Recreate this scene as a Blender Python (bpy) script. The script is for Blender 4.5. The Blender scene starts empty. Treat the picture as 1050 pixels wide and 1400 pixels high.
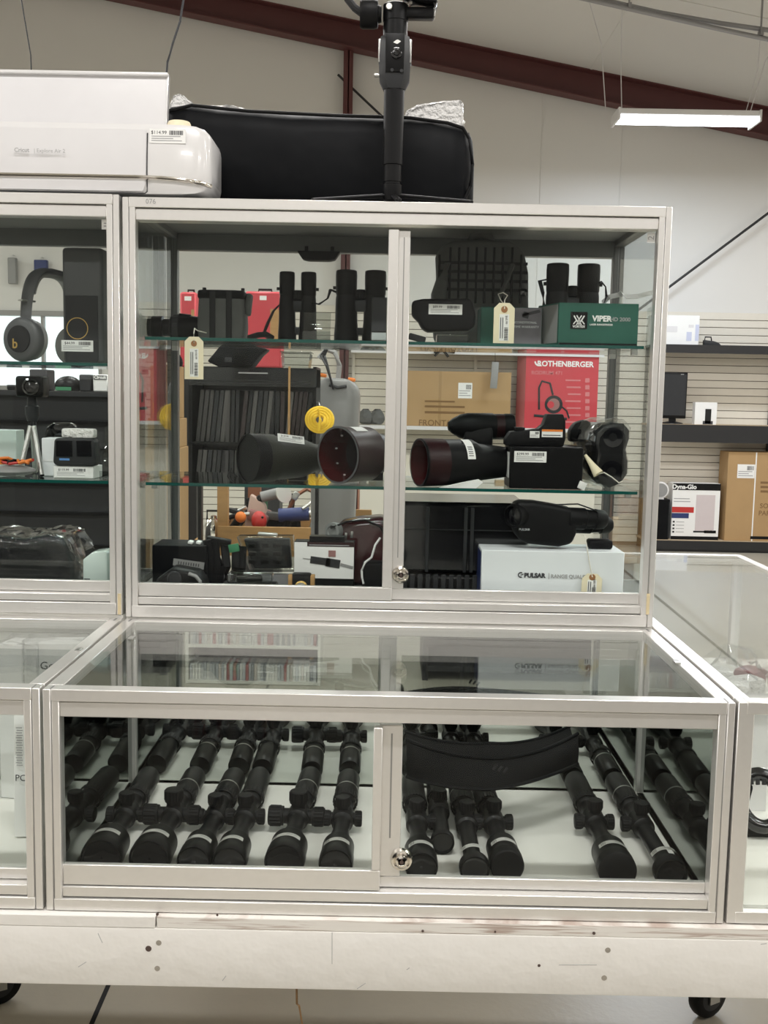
import bpy, bmesh, math, random
from mathutils import Matrix, Vector, Euler
random.seed(7)
PI = math.pi
scn = bpy.context.scene
col = scn.collection

# ------------------------------------------------------------------ camera
FPX = 1429.3357
CAM = Vector((0.490923, -1.468218, 0.764470))
_p, _y, _r = 0.1105317, -0.0021854, -0.0192397
def _axes():
    cp, sp, cy, sy = math.cos(_p), math.sin(_p), math.cos(_y), math.sin(_y)
    f = Vector((sy*cp, cy*cp, -sp)); rt = Vector((cy, -sy, 0)); d = f.cross(rt)
    cr, sr = math.cos(_r), math.sin(_r)
    return cr*rt + sr*d, -sr*rt + cr*d, f
RT, DN, FW = _axes()
cd = bpy.data.cameras.new('camera'); cam = bpy.data.objects.new('camera', cd); col.objects.link(cam)
cd.sensor_fit = 'VERTICAL'; cd.sensor_height = 36.0; cd.sensor_width = 27.0; cd.lens = FPX/1400*36.0
cd.clip_start = 0.02; cd.clip_end = 100
cam.matrix_world = Matrix(((RT.x, -DN.x, -FW.x, CAM.x), (RT.y, -DN.y, -FW.y, CAM.y), (RT.z, -DN.z, -FW.z, CAM.z), (0, 0, 0, 1)))
scn.camera = cam
def ray(px, py): return RT*((px-525)/FPX) + DN*((py-700)/FPX) + FW
def at(px, py, Y):
    d = ray(px, py); return CAM + d*((Y-CAM.y)/d.y)
def atz(px, py, Z):
    d = ray(px, py); return CAM + d*((Z-CAM.z)/d.z)
def sc(Y): return (Y-CAM.y)/FPX          # metres per photograph pixel at depth Y

# ------------------------------------------------------------------ world, lights, exposure
w = bpy.data.worlds.new('world'); scn.world = w; w.use_nodes = True
bg = w.node_tree.nodes['Background']; bg.inputs[0].default_value = (0.93, 0.97, 1.0, 1); bg.inputs[1].default_value = 1.6
vs = scn.view_settings; vs.view_transform = 'Standard'; vs.look = 'None'; vs.gamma = 1.0; vs.exposure = 0.0
vs.use_curve_mapping = False
scn.cycles.use_denoising = True; scn.cycles.use_adaptive_sampling = False
scn.cycles.transparent_max_bounces = 48; scn.cycles.max_bounces = 12; scn.cycles.glossy_bounces = 6
scn.cycles.sample_clamp_indirect = 6.0
FLOOR = -0.74
def lamp(x, y, z, power, sx=1.2, sy=0.16, rotz=0):
    l = bpy.data.lights.new('strip_lamp', 'AREA'); l.shape = 'RECTANGLE'; l.size = sx; l.size_y = sy
    l.energy = power; l.color = (1.0, 0.975, 0.955)
    o = bpy.data.objects.new('strip_lamp', l); col.objects.link(o); o.location = (x, y, z); o.rotation_euler = (0, 0, rotz)
    return o
LP = 48
for ly, xs in ((-4.2, (-5.6, -2.8, 0.2, 3.0, 5.8)), (-1.0, (-5.6, -2.4, 0.5, 3.4, 6.0)), (2.0, (-5.6, -2.6, 0.3, 3.2, 6.0)), (4.7, (-5.6, -3.0, -.4, 2.2, 4.8)), (7.6, (-6.0, 5.9))):
    for lx in xs: lamp(lx, ly, 3.15, LP)

# ------------------------------------------------------------------ materials
def mat(name, c, rough=0.5, metal=0.0, noise=0.0, nscale=20.0, bump=0.0, bscale=60.0, coat=0.0, emit=None, spec=0.5, stretch=None):
    m = bpy.data.materials.new(name); m.use_nodes = True; t = m.node_tree; b = t.nodes['Principled BSDF']
    b.inputs['Base Color'].default_value = (*c, 1); b.inputs['Roughness'].default_value = rough; b.inputs['Metallic'].default_value = metal
    b.inputs['Specular IOR Level'].default_value = spec
    if coat: b.inputs['Coat Weight'].default_value = coat; b.inputs['Coat Roughness'].default_value = 0.08
    if emit: b.inputs['Emission Color'].default_value = (*c, 1); b.inputs['Emission Strength'].default_value = emit
    tc = t.nodes.new('ShaderNodeTexCoord'); mp = t.nodes.new('ShaderNodeMapping'); t.links.new(tc.outputs['Object'], mp.inputs[0])
    if stretch: mp.inputs['Scale'].default_value = stretch
    n = t.nodes.new('ShaderNodeTexNoise'); n.inputs['Scale'].default_value = nscale; n.inputs['Detail'].default_value = 4
    t.links.new(mp.outputs[0], n.inputs['Vector'])
    mx = t.nodes.new('ShaderNodeMix'); mx.data_type = 'RGBA'
    k = max(noise, 0.03)
    mx.inputs[6].default_value = (*[max(0, v*(1-k)) for v in c], 1); mx.inputs[7].default_value = (*[min(1, v*(1+k)) for v in c], 1)
    t.links.new(n.outputs['Fac'], mx.inputs[0]); t.links.new(mx.outputs[2], b.inputs['Base Color'])
    if bump:
        n2 = t.nodes.new('ShaderNodeTexNoise'); n2.inputs['Scale'].default_value = bscale; n2.inputs['Detail'].default_value = 3
        t.links.new(mp.outputs[0], n2.inputs['Vector'])
        bp = t.nodes.new('ShaderNodeBump'); bp.inputs['Strength'].default_value = bump; bp.inputs['Distance'].default_value = 0.01
        t.links.new(n2.outputs['Fac'], bp.inputs['Height']); t.links.new(bp.outputs[0], b.inputs['Normal'])
    return m
def glass(name, tint, f0=0.010, haze=0.0):
    m = bpy.data.materials.new(name); m.use_nodes = True; t = m.node_tree; t.nodes.clear()
    out = t.nodes.new('ShaderNodeOutputMaterial'); mx = t.nodes.new('ShaderNodeMixShader')
    tr = t.nodes.new('ShaderNodeBsdfTransparent'); tr.inputs[0].default_value = (*tint, 1)
    gl = t.nodes.new('ShaderNodeBsdfGlossy'); gl.inputs['Roughness'].default_value = haze
    lw = t.nodes.new('ShaderNodeLayerWeight'); lw.inputs['Blend'].default_value = 0.5
    pw = t.nodes.new('ShaderNodeMath'); pw.operation = 'POWER'; pw.inputs[1].default_value = 5.0
    ml = t.nodes.new('ShaderNodeMath'); ml.operation = 'MULTIPLY_ADD'; ml.inputs[1].default_value = 1-f0; ml.inputs[2].default_value = f0
    t.links.new(lw.outputs['Facing'], pw.inputs[0]); t.links.new(pw.outputs[0], ml.inputs[0]); t.links.new(ml.outputs[0], mx.inputs[0])
    t.links.new(tr.outputs[0], mx.inputs[1]); t.links.new(gl.outputs[0], mx.inputs[2]); t.links.new(mx.outputs[0], out.inputs[0])
    return m
M = dict(
    alu=mat('satin_aluminium', (0.82, 0.805, 0.78), 0.34, 0.7, 0.03, 90, stretch=(1, 1, 1)),
    alu_dark=mat('aluminium_groove', (0.30, 0.295, 0.285), 0.5, 0.3),
    glass=glass('clear_glass', (0.965, 0.98, 0.972)),
    shelfglass=glass('shelf_glass', (0.93, 0.975, 0.96)),
    acrylic=glass('clear_acrylic', (0.78, 0.80, 0.79), 0.05, 0.05),
    wrap=glass('plastic_film', (0.95, 0.955, 0.955), 0.07, 0.03),
    gedge=mat('green_glass_edge', (0.006, 0.075, 0.062), 0.15),
    topgrey=mat('grey_gloss_panel', (0.19, 0.19, 0.185), 0.3, 0, 0.05, 10, spec=0.3),
    alu_rear=mat('dark_rear_frame', (0.16, 0.162, 0.16), 0.35, 0.3),  # darker copy of the frame colour for rear posts and rails
    mirror=mat('mirror', (0.62, 0.66, 0.63), 0.01, 1.0),
    smoked=mat('smoked_mirror', (0.30, 0.33, 0.31), 0.02, 1.0),
    white=mat('white_laminate', (0.78, 0.77, 0.72), 0.5),
    paint=mat('white_paint', (0.80, 0.78, 0.74), 0.45, 0, 0.03, 8, 0.25, 25),
    ply=mat('painted_plywood_edge', (0.76, 0.73, 0.68), 0.7, 0, 0.22, 26, 0.6, 40, stretch=(0.25, 1, 9)),
    hole=mat('dark_hole', (0.09, 0.06, 0.05), 0.8),
    screw=mat('screw_head', (0.45, 0.42, 0.38), 0.4, 0.7),
    chrome=mat('polished_nickel', (0.80, 0.76, 0.70), 0.12, 1.0),
    black=mat('matt_black', (0.006, 0.006, 0.0065), 0.36, 0, 0.2, 40, spec=0.2),
    rubber=mat('black_rubber', (0.0075, 0.0075, 0.008), 0.48, 0, 0.2, 60, spec=0.17),
    gloss=mat('gloss_black', (0.008, 0.008, 0.009), 0.12, 0, 0.1, 20, coat=0.5),
    crinkle=mat('crinkled_gloss_black', (0.02, 0.02, 0.021), 0.10, 0, 0.4, 30, 1.0, 38, coat=1.0),
    lens=mat('dark_lens', (0.006, 0.006, 0.008), 0.05, 0, 0.05, 10, coat=0.6),
    fabric=mat('black_nylon', (0.004, 0.0045, 0.0055), 0.52, 0, 0.3, 14, 0.9, 6, spec=0.12),
    webbing=mat('charcoal_webbing', (0.03, 0.03, 0.031), 0.8, 0, 0.2, 90, spec=0.2),
    pack=mat('charcoal_pack_cloth', (0.12, 0.121, 0.117), 0.8, 0, 0.25, 40, spec=0.2),
    neoprene=mat('black_neoprene', (0.005, 0.005, 0.0055), 0.75, 0, 0.2, 40, spec=0.15),
    charcoal=mat('charcoal_plastic', (0.028, 0.029, 0.031), 0.5, 0, 0.1, 30, spec=0.3),
    greyp=mat('grey_plastic', (0.27, 0.27, 0.265), 0.5, 0, 0.08, 20),
    steel=mat('brushed_steel', (0.55, 0.55, 0.53), 0.3, 0.9),
    olive=mat('olive_black', (0.022, 0.023, 0.017), 0.5, 0, 0.15, 30, spec=0.3),
    maroon=mat('dark_maroon', (0.022, 0.006, 0.007), 0.4, 0, 0.2, 20, spec=0.3),
    maroonin=mat('maroon_inside', (0.05, 0.005, 0.006), 0.25, 0, 0.2, 20),
    slate=mat('slate_plastic', (0.085, 0.087, 0.09), 0.45, 0, 0.08, 30),
    paper=mat('white_paper', (0.84, 0.84, 0.82), 0.6),
    ink=mat('black_ink', (0.05, 0.05, 0.055), 0.7),
    greyink=mat('grey_ink', (0.40, 0.40, 0.40), 0.7),
    manila=mat('manila_card', (0.82, 0.74, 0.53), 0.7, 0, 0.05, 30),
    tagdot=mat('tag_eyelet', (0.33, 0.15, 0.06), 0.7),
    string=mat('white_string', (0.75, 0.72, 0.64), 0.8),
    wplast=mat('white_gloss_plastic', (0.73, 0.72, 0.715), 0.22, 0, 0.02, 10, coat=0.4),
    wplast2=mat('white_satin_plastic', (0.70, 0.69, 0.695), 0.45),
    bubble=mat('bubble_wrap', (0.80, 0.79, 0.77), 0.25, 0, 0.1, 60, 0.9, 110),
    viper=mat('green_card', (0.012, 0.095, 0.068), 0.45, 0, 0.06, 10),
    wbox=mat('white_card', (0.80, 0.83, 0.85), 0.45),
    card=mat('brown_cardboard', (0.42, 0.27, 0.125), 0.75, 0, 0.1, 6),
    cardink=mat('cardboard_print', (0.21, 0.12, 0.05), 0.8),
    redbox=mat('red_card', (0.55, 0.05, 0.065), 0.5, 0, 0.05, 8),
    redside=mat('pale_red_card', (0.62, 0.20, 0.21), 0.5),
    wood=mat('pine_wood', (0.40, 0.23, 0.085), 0.6, 0, 0.25, 10, stretch=(1, 1, 6)),
    dwood=mat('red_brown_wood', (0.22, 0.075, 0.03), 0.55, 0, 0.25, 10),
    cream=mat('cream_slat', (0.74, 0.70, 0.61), 0.55),
    slatgap=mat('slat_groove', (0.16, 0.13, 0.11), 0.8),
    vinyl=mat('white_vinyl_insulation', (0.70, 0.69, 0.66), 0.42, 0, 0.03, 1.2, 0.8, 1.6),
    ceil=mat('ceiling_vinyl', (0.66, 0.65, 0.62), 0.45, 0, 0.03, 1.2, 0.6, 1.1),
    oxide=mat('red_oxide_steel', (0.095, 0.028, 0.027), 0.55, 0, 0.12, 6),
    wallin=mat('shop_wall', (0.16, 0.155, 0.15), 0.7),
    galv=mat('galvanised_pipe', (0.30, 0.30, 0.31), 0.4, 0.6),
    shelfblack=mat('black_shelf_beam', (0.014, 0.014, 0.015), 0.5),
    board=mat('shelf_chipboard', (0.46, 0.36, 0.24), 0.7, 0, 0.12, 30),
    yellow=mat('yellow_rope', (0.80, 0.52, 0.02), 0.6),
    orange=mat('orange_plastic', (0.80, 0.22, 0.03), 0.5),
    red=mat('red_plastic', (0.50, 0.03, 0.025), 0.45),
    blue=mat('blue_plastic', (0.02, 0.035, 0.14), 0.5),
    green=mat('green_plastic', (0.04, 0.22, 0.10), 0.5),
    gold=mat('gold_trim', (0.62, 0.42, 0.14), 0.3, 0.8),
    pale=mat('pale_green_block', (0.62, 0.72, 0.68), 0.2, 0, 0.04, 10, coat=0.5),
    tube=mat('lit_tube', (0.90, 0.95, 1.0), 0.5, emit=9.0),
    housing=mat('fixture_white', (0.80, 0.80, 0.80), 0.4),
    pinkred=mat('pinkish_pack', (0.30, 0.14, 0.15), 0.3),
    photo=mat('print_grey_photo', (0.16, 0.15, 0.17), 0.5, 0, 0.5, 40),
    sand=mat('print_pink_brown', (0.30, 0.15, 0.14), 0.5),
    stain=mat('old_glue_stain', (0.62, 0.52, 0.32), 0.6, 0, 0.2, 80),
)
def plyedge():
    m = mat('painted_plywood_edge_grain', (0.78, 0.75, 0.70), 0.7); t = m.node_tree; b = t.nodes['Principled BSDF']
    tc = t.nodes.new('ShaderNodeTexCoord'); mp = t.nodes.new('ShaderNodeMapping'); mp.inputs['Scale'].default_value = (4.5, 1, 110)
    n = t.nodes.new('ShaderNodeTexNoise'); n.inputs['Scale'].default_value = 1.6; n.inputs['Detail'].default_value = 5; n.inputs['Distortion'].default_value = 1.2
    cr = t.nodes.new('ShaderNodeValToRGB'); cr.color_ramp.elements[0].position = .36; cr.color_ramp.elements[0].color = (.46, .37, .32, 1); cr.color_ramp.elements[1].position = .50; cr.color_ramp.elements[1].color = (.78, .75, .70, 1)
    t.links.new(tc.outputs['Object'], mp.inputs[0]); t.links.new(mp.outputs[0], n.inputs['Vector']); t.links.new(n.outputs['Fac'], cr.inputs[0]); t.links.new(cr.outputs[0], b.inputs['Base Color'])
    return m
M['ply'] = plyedge()
def concrete():
    m = mat('polished_concrete', (0.44, 0.41, 0.34), 0.28, 0, 0.24, 2.2, 0.06, 60); return m
M['concrete'] = concrete()

# ------------------------------------------------------------------ geometry helpers (world coordinates)
def wm(o):
    m = Matrix.Identity(4)
    while o: m = o.matrix_basis @ m; o = o.parent
    return m
def frame(d, up=Vector((0, 0, 1))):
    d = Vector(d).normalized(); up = Vector(up)
    if abs(d.dot(up)) > 0.98: up = Vector((0, 1, 0))
    x = up.cross(d).normalized(); y = d.cross(x); return x, y, d
class MB:
    def __init__(s): s.bm = bmesh.new(); s.mi = 0
    def m(s, i): s.mi = i; return s
    def _f(s, vs):
        try: f = s.bm.faces.new(vs)
        except ValueError: return None
        f.material_index = s.mi; return f
    def box(s, x0, x1, y0, y1, z0, z1, bev=0.0, seg=2, T=None):
        b = s.bm if not bev else bmesh.new()
        v = [b.verts.new((x, y, z)) for x in (x0, x1) for y in (y0, y1) for z in (z0, z1)]
        fs = [b.faces.new([v[i] for i in q]) for q in ((0, 1, 3, 2), (4, 6, 7, 5), (0, 4, 5, 1), (2, 3, 7, 6), (0, 2, 6, 4), (1, 5, 7, 3))]
        for f in fs: f.material_index = s.mi
        if bev:
            bmesh.ops.bevel(b, geom=list(b.edges), offset=bev, segments=seg, profile=0.5, affect='EDGES')
            if T is not None: bmesh.ops.transform(b, matrix=T, verts=b.verts)
            for f in b.faces: f.material_index = s.mi
            me = bpy.data.meshes.new('tmp'); b.to_mesh(me); b.free(); s.bm.from_mesh(me); bpy.data.meshes.remove(me)
        elif T is not None:
            for q in v: q.co = T @ q.co
        return s
    def obox(s, c, size, rot=(0, 0, 0), bev=0.0, seg=2):
        T = Matrix.Translation(c) @ Euler(rot).to_matrix().to_4x4()
        h = [q/2 for q in size]; return s.box(-h[0], h[0], -h[1], h[1], -h[2], h[2], bev, seg, T)
    def lathe(s, p0, d, prof, n=28, a0=0.0, a1=2*PI, cap=True, sx=1.0, sy=1.0):
        x, y, d = frame(d); p0 = Vector(p0); full = abs(a1-a0) > 6.28; k = n if full else n+1
        rings = []
        for t, r in prof:
            c = p0 + d*t
            rings.append([s.bm.verts.new(c + (x*math.cos(a)*sx + y*math.sin(a)*sy)*r) for a in (a0+(a1-a0)*i/n for i in range(k))])
        for a, b in zip(rings, rings[1:]):
            for i in range(n): s._f((a[i], a[(i+1) % k], b[(i+1) % k], b[i]))
        if full and cap:
            if prof[0][1] > 1e-6: s._f(list(reversed(rings[0])))
            if prof[-1][1] > 1e-6: s._f(rings[-1])
        return s
    def cyl(s, p0, p1, r, r1=None, n=20):
        d = Vector(p1)-Vector(p0); return s.lathe(p0, d, [(0, r), (d.length, r if r1 is None else r1)], n)
    def tubepath(s, pts, r, n=8, flat=1.0, up=(0, 0, 1)):
        pts = [Vector(p) for p in pts]; rings = []
        for i, p in enumerate(pts):
            d = pts[min(i+1, len(pts)-1)] - pts[max(i-1, 0)]
            x, y, _ = frame(d, up)
            rings.append([s.bm.verts.new(p + x*math.cos(2*PI*j/n)*r + y*math.sin(2*PI*j/n)*r*flat) for j in range(n)])
        for a, b in zip(rings, rings[1:]):
            for i in range(n): s._f((a[i], a[(i+1) % n], b[(i+1) % n], b[i]))
        s._f(list(reversed(rings[0]))); s._f(rings[-1]); return s
    def prism(s, pts, y0, y1, bev=0.0, seg=2, T=None):
        """outline of (x, z) points pushed from y0 to y1"""
        b = bmesh.new(); f = b.faces.new([b.verts.new((x, y0, z)) for x, z in pts])
        r = bmesh.ops.extrude_face_region(b, geom=[f]); bmesh.ops.translate(b, vec=(0, y1-y0, 0), verts=[v for v in r['geom'] if isinstance(v, bmesh.types.BMVert)])
        bmesh.ops.recalc_face_normals(b, faces=b.faces)
        if bev: bmesh.ops.bevel(b, geom=[e for e in b.edges if len(e.link_faces) == 2 and e.calc_face_angle(0) > 0.6], offset=bev, segments=seg, profile=0.5, affect='EDGES')
        if T is not None: bmesh.ops.transform(b, matrix=T, verts=b.verts)
        for f in b.faces: f.material_index = s.mi
        me = bpy.data.meshes.new('tmp'); b.to_mesh(me); b.free(); s.bm.from_mesh(me); bpy.data.meshes.remove(me); return s
    def sph(s, c, rx, ry=None, rz=None, u=16, v=10):
        ry = rx if ry is None else ry; rz = rx if rz is None else rz
        b = bmesh.new(); bmesh.ops.create_uvsphere(b, u_segments=u, v_segments=v, radius=1)
        bmesh.ops.transform(b, matrix=Matrix.Translation(c) @ Matrix.Diagonal((rx, ry, rz, 1)), verts=b.verts)
        for f in b.faces: f.material_index = s.mi
        me = bpy.data.meshes.new('tmp'); b.to_mesh(me); b.free(); s.bm.from_mesh(me); bpy.data.meshes.remove(me); return s
    def loft(s, rings, close=True, cap=True):
        R = [[s.bm.verts.new(p) for p in r] for r in rings]; n = len(R[0]); k = n if close else n-1
        for a, b in zip(R, R[1:]):
            for i in range(k): s._f((a[i], a[(i+1) % n], b[(i+1) % n], b[i]))
        if cap and close: s._f(list(reversed(R[0]))); s._f(R[-1])
        return s
    def text(s, body, size, T, align='CENTER', bold=0.0, depth=0.0002):
        cu = bpy.data.curves.new('t', 'FONT'); cu.body = body; cu.size = size; cu.align_x = align; cu.align_y = 'CENTER'; cu.offset = bold; cu.extrude = depth; cu.resolution_u = 3
        o = bpy.data.objects.new('t', cu); col.objects.link(o); dg = bpy.context.evaluated_depsgraph_get()
        me = bpy.data.meshes.new_from_object(o.evaluated_get(dg)); me.transform(T)
        n0 = len(s.bm.faces); s.bm.from_mesh(me); s.bm.faces.ensure_lookup_table()
        for f in s.bm.faces[n0:]: f.material_index = s.mi
        bpy.data.objects.remove(o); bpy.data.curves.remove(cu); bpy.data.meshes.remove(me); return s
    def build(s, name, m, parent=None, smooth=38, kind=None, recalc=True):
        if recalc: bmesh.ops.recalc_face_normals(s.bm, faces=s.bm.faces)
        for f in s.bm.faces: f.smooth = True
        lim = math.radians(smooth)
        for e in s.bm.edges: e.smooth = len(e.link_faces) == 2 and e.calc_face_angle(0) < lim
        me = bpy.data.meshes.new(name); s.bm.to_mesh(me); s.bm.free()
        for q in (m if isinstance(m, (list, tuple)) else [m]): me.materials.append(M[q] if isinstance(q, str) else q)
        o = bpy.data.objects.new(name, me); col.objects.link(o)
        if parent: me.transform(wm(parent).inverted()); o.parent = parent
        if kind: o['kind'] = kind
        return o
def B(name, m, parent, *a, **k): return MB().box(*a, **k).build(name, m, parent)
def thing(name, label, cat, loc, group=None):
    o = bpy.data.objects.new(name, None); col.objects.link(o); o.location = loc; o.empty_display_size = 0.02
    o['label'] = label; o['category'] = cat
    if group: o['group'] = group
    return o
def tag(o, label, cat, group=None):
    o['label'] = label; o['category'] = cat
    if group: o['group'] = group
    return o
FRONT = Euler((PI/2, 0, 0)).to_matrix().to_4x4()         # writing that faces the shopper (-Y)
def tf(p, rot=(0, 0, 0)): return Matrix.Translation(p) @ Euler(rot).to_matrix().to_4x4() @ FRONT
def lettering(parent, body, size, p, m='ink', rot=(0, 0, 0), align='CENTER', bold=0.0, name='lettering'):
    return MB().text(body, size, tf(p, rot), align, bold).build(name, m, parent)
def sticker(parent, c, w, h, price='$49.99', rot=(0, 0, 0), name='price_sticker', seed=1, vertical=False):
    """white label with printed price, small lines and a barcode, facing -Y before rot"""
    rnd = random.Random(seed); b = MB(); T = Matrix.Translation(c) @ Euler(rot).to_matrix().to_4x4()
    b.box(-w/2, w/2, -0.0003, 0.0003, -h/2, h/2, T=T); b.m(1)
    x = 0.05*w
    while x < 0.42*w:
        q = rnd.choice((0.008, 0.014, 0.02))*w; b.box(x, x+q, -0.0006, -0.0004, 0.08*h, 0.38*h, T=T); x += q + rnd.choice((0.008, 0.015))*w
    b.text(price, 0.34*h, T @ Matrix.Translation((-0.24*w, -0.0005, 0.23*h)) @ FRONT, 'CENTER', 0.0, 0.0001)
    b.m(2)
    for k, q in ((-0.02, 0.40), (-0.17, 0.30), (-0.32, 0.42)):
        b.box(-0.44*w, (-0.44+2*q)*w, -0.0006, -0.0004, (k-0.03)*h, (k+0.03)*h, T=T)
    return b.build(name, ['paper', 'ink', 'greyink'], parent)
def pricetag(px0, py0, px1, py1, Y, label, string, seed=1, rot=(0, 0, 0)):
    """manila shipping tag with eyelet, printed label, and its string"""
    c = at((px0+px1)/2, (py0+py1)/2, Y); k = sc(Y); w, h = (px1-px0)*k, (py1-py0)*k
    t = thing('price_tag', label, 'price tag', (c.x, c.y, c.z-h/2), 'manila price tags')
    T = Matrix.Translation(c) @ Euler(rot).to_matrix().to_4x4(); e = 0.25*w
    MB().prism([(-w/2, -h/2), (w/2, -h/2), (w/2, h/2-e), (w/2-e, h/2), (-w/2+e, h/2), (-w/2, h/2-e)], -0.0004, 0.0004, T=T).build('card', 'manila', t)
    b = MB(); b.lathe(T @ Vector((0, -0.0006, h/2-0.16*h)), T.to_3x3() @ Vector((0, -1, 0)), [(0, 0.16*w), (0.0003, 0.16*w)], 14); b.build('eyelet', 'tagdot', t)
    b = MB(); b.box(-0.22*w, 0.24*w, -0.0008, -0.0004, -0.44*h, 0.22*h, T=T); b.m(1); rnd = random.Random(seed)
    z = -0.42*h
    while z < -0.12*h:
        q = rnd.choice((0.006, 0.012))*h; b.box(0.02*w, 0.2*w, -0.0011, -0.0009, z, z+q, T=T); z += q+rnd.choice((0.006, 0.012))*h
    b.text('$%d.99' % (40+seed*10), 0.15*w, T @ Matrix.Translation((0.11*w, -0.001, 0.08*h)) @ Euler((0, PI/2, 0)).to_matrix().to_4x4() @ FRONT, 'CENTER', 0, 0.0001)
    for xx in (-0.16, -0.06): b.box((xx-.02)*w, (xx+.02)*w, -0.0011, -0.0009, -0.38*h, 0.14*h, T=T)
    b.build('printed_label', ['paper', 'ink'], t)
    p0 = T @ Vector((0, -0.001, h/2-0.15*h))
    MB().tubepath([p0]+[at(*q) for q in string], 0.0011, 6).build('string', 'string', t)
    return t
def arc(c, r, a0, a1, n, ux=(1, 0, 0), uz=(0, 0, 1)):
    ux, uz, c = Vector(ux), Vector(uz), Vector(c)
    return [c + ux*math.cos(a)*r + uz*math.sin(a)*r for a in (a0+(a1-a0)*i/n for i in range(n+1))]

# ================================================================== SETTING
def struct(o): o['kind'] = 'structure'; return o
YW = 9.40
XL, XR, YF = -8.5, 8.5, -6.5
struct(B('floor', 'concrete', None, XL-.2, XR+.2, YF-.2, YW+.3, FLOOR-0.1, FLOOR))
fl = bpy.data.objects['floor']
j0, j1 = atz(146, 1352, FLOOR), atz(126, 1398, FLOOR)
d = (j1-j0); d.normalize(); n_ = Vector((-d.y, d.x, 0))
b = MB(); pA, pB = j0-d*5, j1+d*5
vs_ = [pA+n_*.006, pB+n_*.006, pB-n_*.006, pA-n_*.006]
b.loft([[q+Vector((0, 0, 0.0003)) for q in vs_], [q+Vector((0, 0, 0.0009)) for q in vs_]]); b.build('control_joint', 'black', fl)

# roof line from the photograph, built at its own depth
ra, rb_ = at(420, 18, YW-.12), at(1050, 150, YW-.12)
rs = (rb_.z-ra.z)/(rb_.x-ra.x)
qa, qb = at(180, 5, YW-.12), at(1050, 190, YW-.12)
rs2 = (qb.z-qa.z)/(qb.x-qa.x)
def ztop(x): return ra.z + rs*(x-ra.x)
def zbot(x): return qa.z + rs2*(x-qa.x)
def slab(name, m, x0, x1, y0, y1, f, th, parent=None):
    v = [[(x0, y, f(x0)), (x1, y, f(x1)), (x1, y, f(x1)+th), (x0, y, f(x0)+th)] for y in (y0, y1)]
    return MB().loft(v).build(name, m, parent)
ce = struct(slab('ceiling', 'ceil', XL-.2, XR+.2, YF-.2, YW+.3, ztop, 0.08))
for yy in (3.4, 5.2, 7.2):
    slab('insulation_seam', 'ceil', XL, XR, yy, yy+0.02, lambda x: ztop(x)-0.006, 0.008, ce)
for xx in (2.4, 4.9):
    MB().loft([[(xx+e, y, ztop(xx+e)-.004), (xx+e, y, ztop(xx+e)+.004)] + [(xx+.02+e, y, ztop(xx+.02+e)+.004), (xx+.02+e, y, ztop(xx+.02+e)-.004)] for y, e in ((YF, 0), (YW, 0))]).build('insulation_seam', 'ceil', ce)
# wall with the window opening
wx0, wx1, wz0, wz1 = -6.0, at(136, 400, YW).x, at(60, 528, YW).z, at(60, 432, YW).z
wb = struct(MB().box(wx1, XR+.2, YW, YW+.15, FLOOR, 6.6).box(XL-.2, wx0, YW, YW+.15, FLOOR, 6.6).box(wx0, wx1, YW, YW+.15, FLOOR, wz0).box(wx0, wx1, YW, YW+.15, wz1, 6.6).build('wall_back', 'vinyl'))
w1 = struct(MB().box(wx0, wx1, YW-.03, YW+.05, wz0-.04, wz0).box(wx0, wx1, YW-.03, YW+.05, wz1, wz1+.05).build('window_1', 'alu_dark'))
for i in range(7):
    x = wx0+(wx1-wx0)*i/6; B('mullion', 'alu_dark', w1, x-.015, x+.015, YW-.02, YW+.04, wz0, wz1)
for i in range(6):
    x = wx0+(wx1-wx0)*i/6; B('pane', 'glass', w1, x+.016, x+(wx1-wx0)/6-.016, YW+.008, YW+.014, wz0, wz1)
st = at(1000, 428, YW).z; pit = 10.1*sc(YW); smesh = None
k = 0
z = st
sx0 = at(200, 500, YW).x
B('groove_backing', 'slatgap', wb, sx0, XR, YW-.006, YW, FLOOR, st)
while z-pit > FLOOR:
    if smesh is None:
        o = MB().box(sx0, XR, YW-.020, YW-.006, z-pit+0.006, z, bev=0.002, seg=1).build('slat', 'cream', wb); smesh = o.data; z00 = z
    else:
        o = bpy.data.objects.new('slat', smesh); col.objects.link(o); o.parent = wb; o.location = (0, 0, z-z00)
    z -= pit; k += 1
# vinyl seams of the wall blanket and a facing strip where the panel meets
for px in (740, 850):
    x = at(px, 200, YW).x; B('blanket_seam', 'vinyl', wb, x, x+.012, YW-.006, YW, st, zbot(x))
struct(B('wall_left', 'vinyl', None, XL-.2, XL, YF, YW+.15, FLOOR, 6.6))
struct(B('wall_right', 'vinyl', None, XR, XR+.2, YF, YW+.15, FLOOR, 5.0))
struct(B('wall_front', 'vinyl', None, XL, XR, YF-.2, YF, FLOOR, 6.6))
# red steel frame
tr = struct(MB().loft([[(x, YW-.12, zbot(x)+.012), (x, YW-.105, zbot(x)+.012), (x, YW-.105, ztop(x)-.01), (x, YW-.12, ztop(x)-.01)] for x in (XL, XR)]).build('trim_1', 'oxide'))
MB().loft([[(x, YW-.22, zbot(x)), (x, YW-.05, zbot(x)), (x, YW-.05, zbot(x)+.012), (x, YW-.22, zbot(x)+.012)] for x in (XL, XR)]).build('lower_flange', 'oxide', tr)
MB().loft([[(x, YW-.22, ztop(x)-.012), (x, YW-.05, ztop(x)-.012), (x, YW-.05, ztop(x)), (x, YW-.22, ztop(x))] for x in (XL, XR)]).build('upper_flange', 'oxide', tr)
xa, xb = at(469, 150, YW-.1).x, at(482, 150, YW-.1).x
t2 = struct(B('trim_2', 'oxide', None, xa, xb, YW-.12, YW-.108, FLOOR, zbot(xa)))
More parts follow.
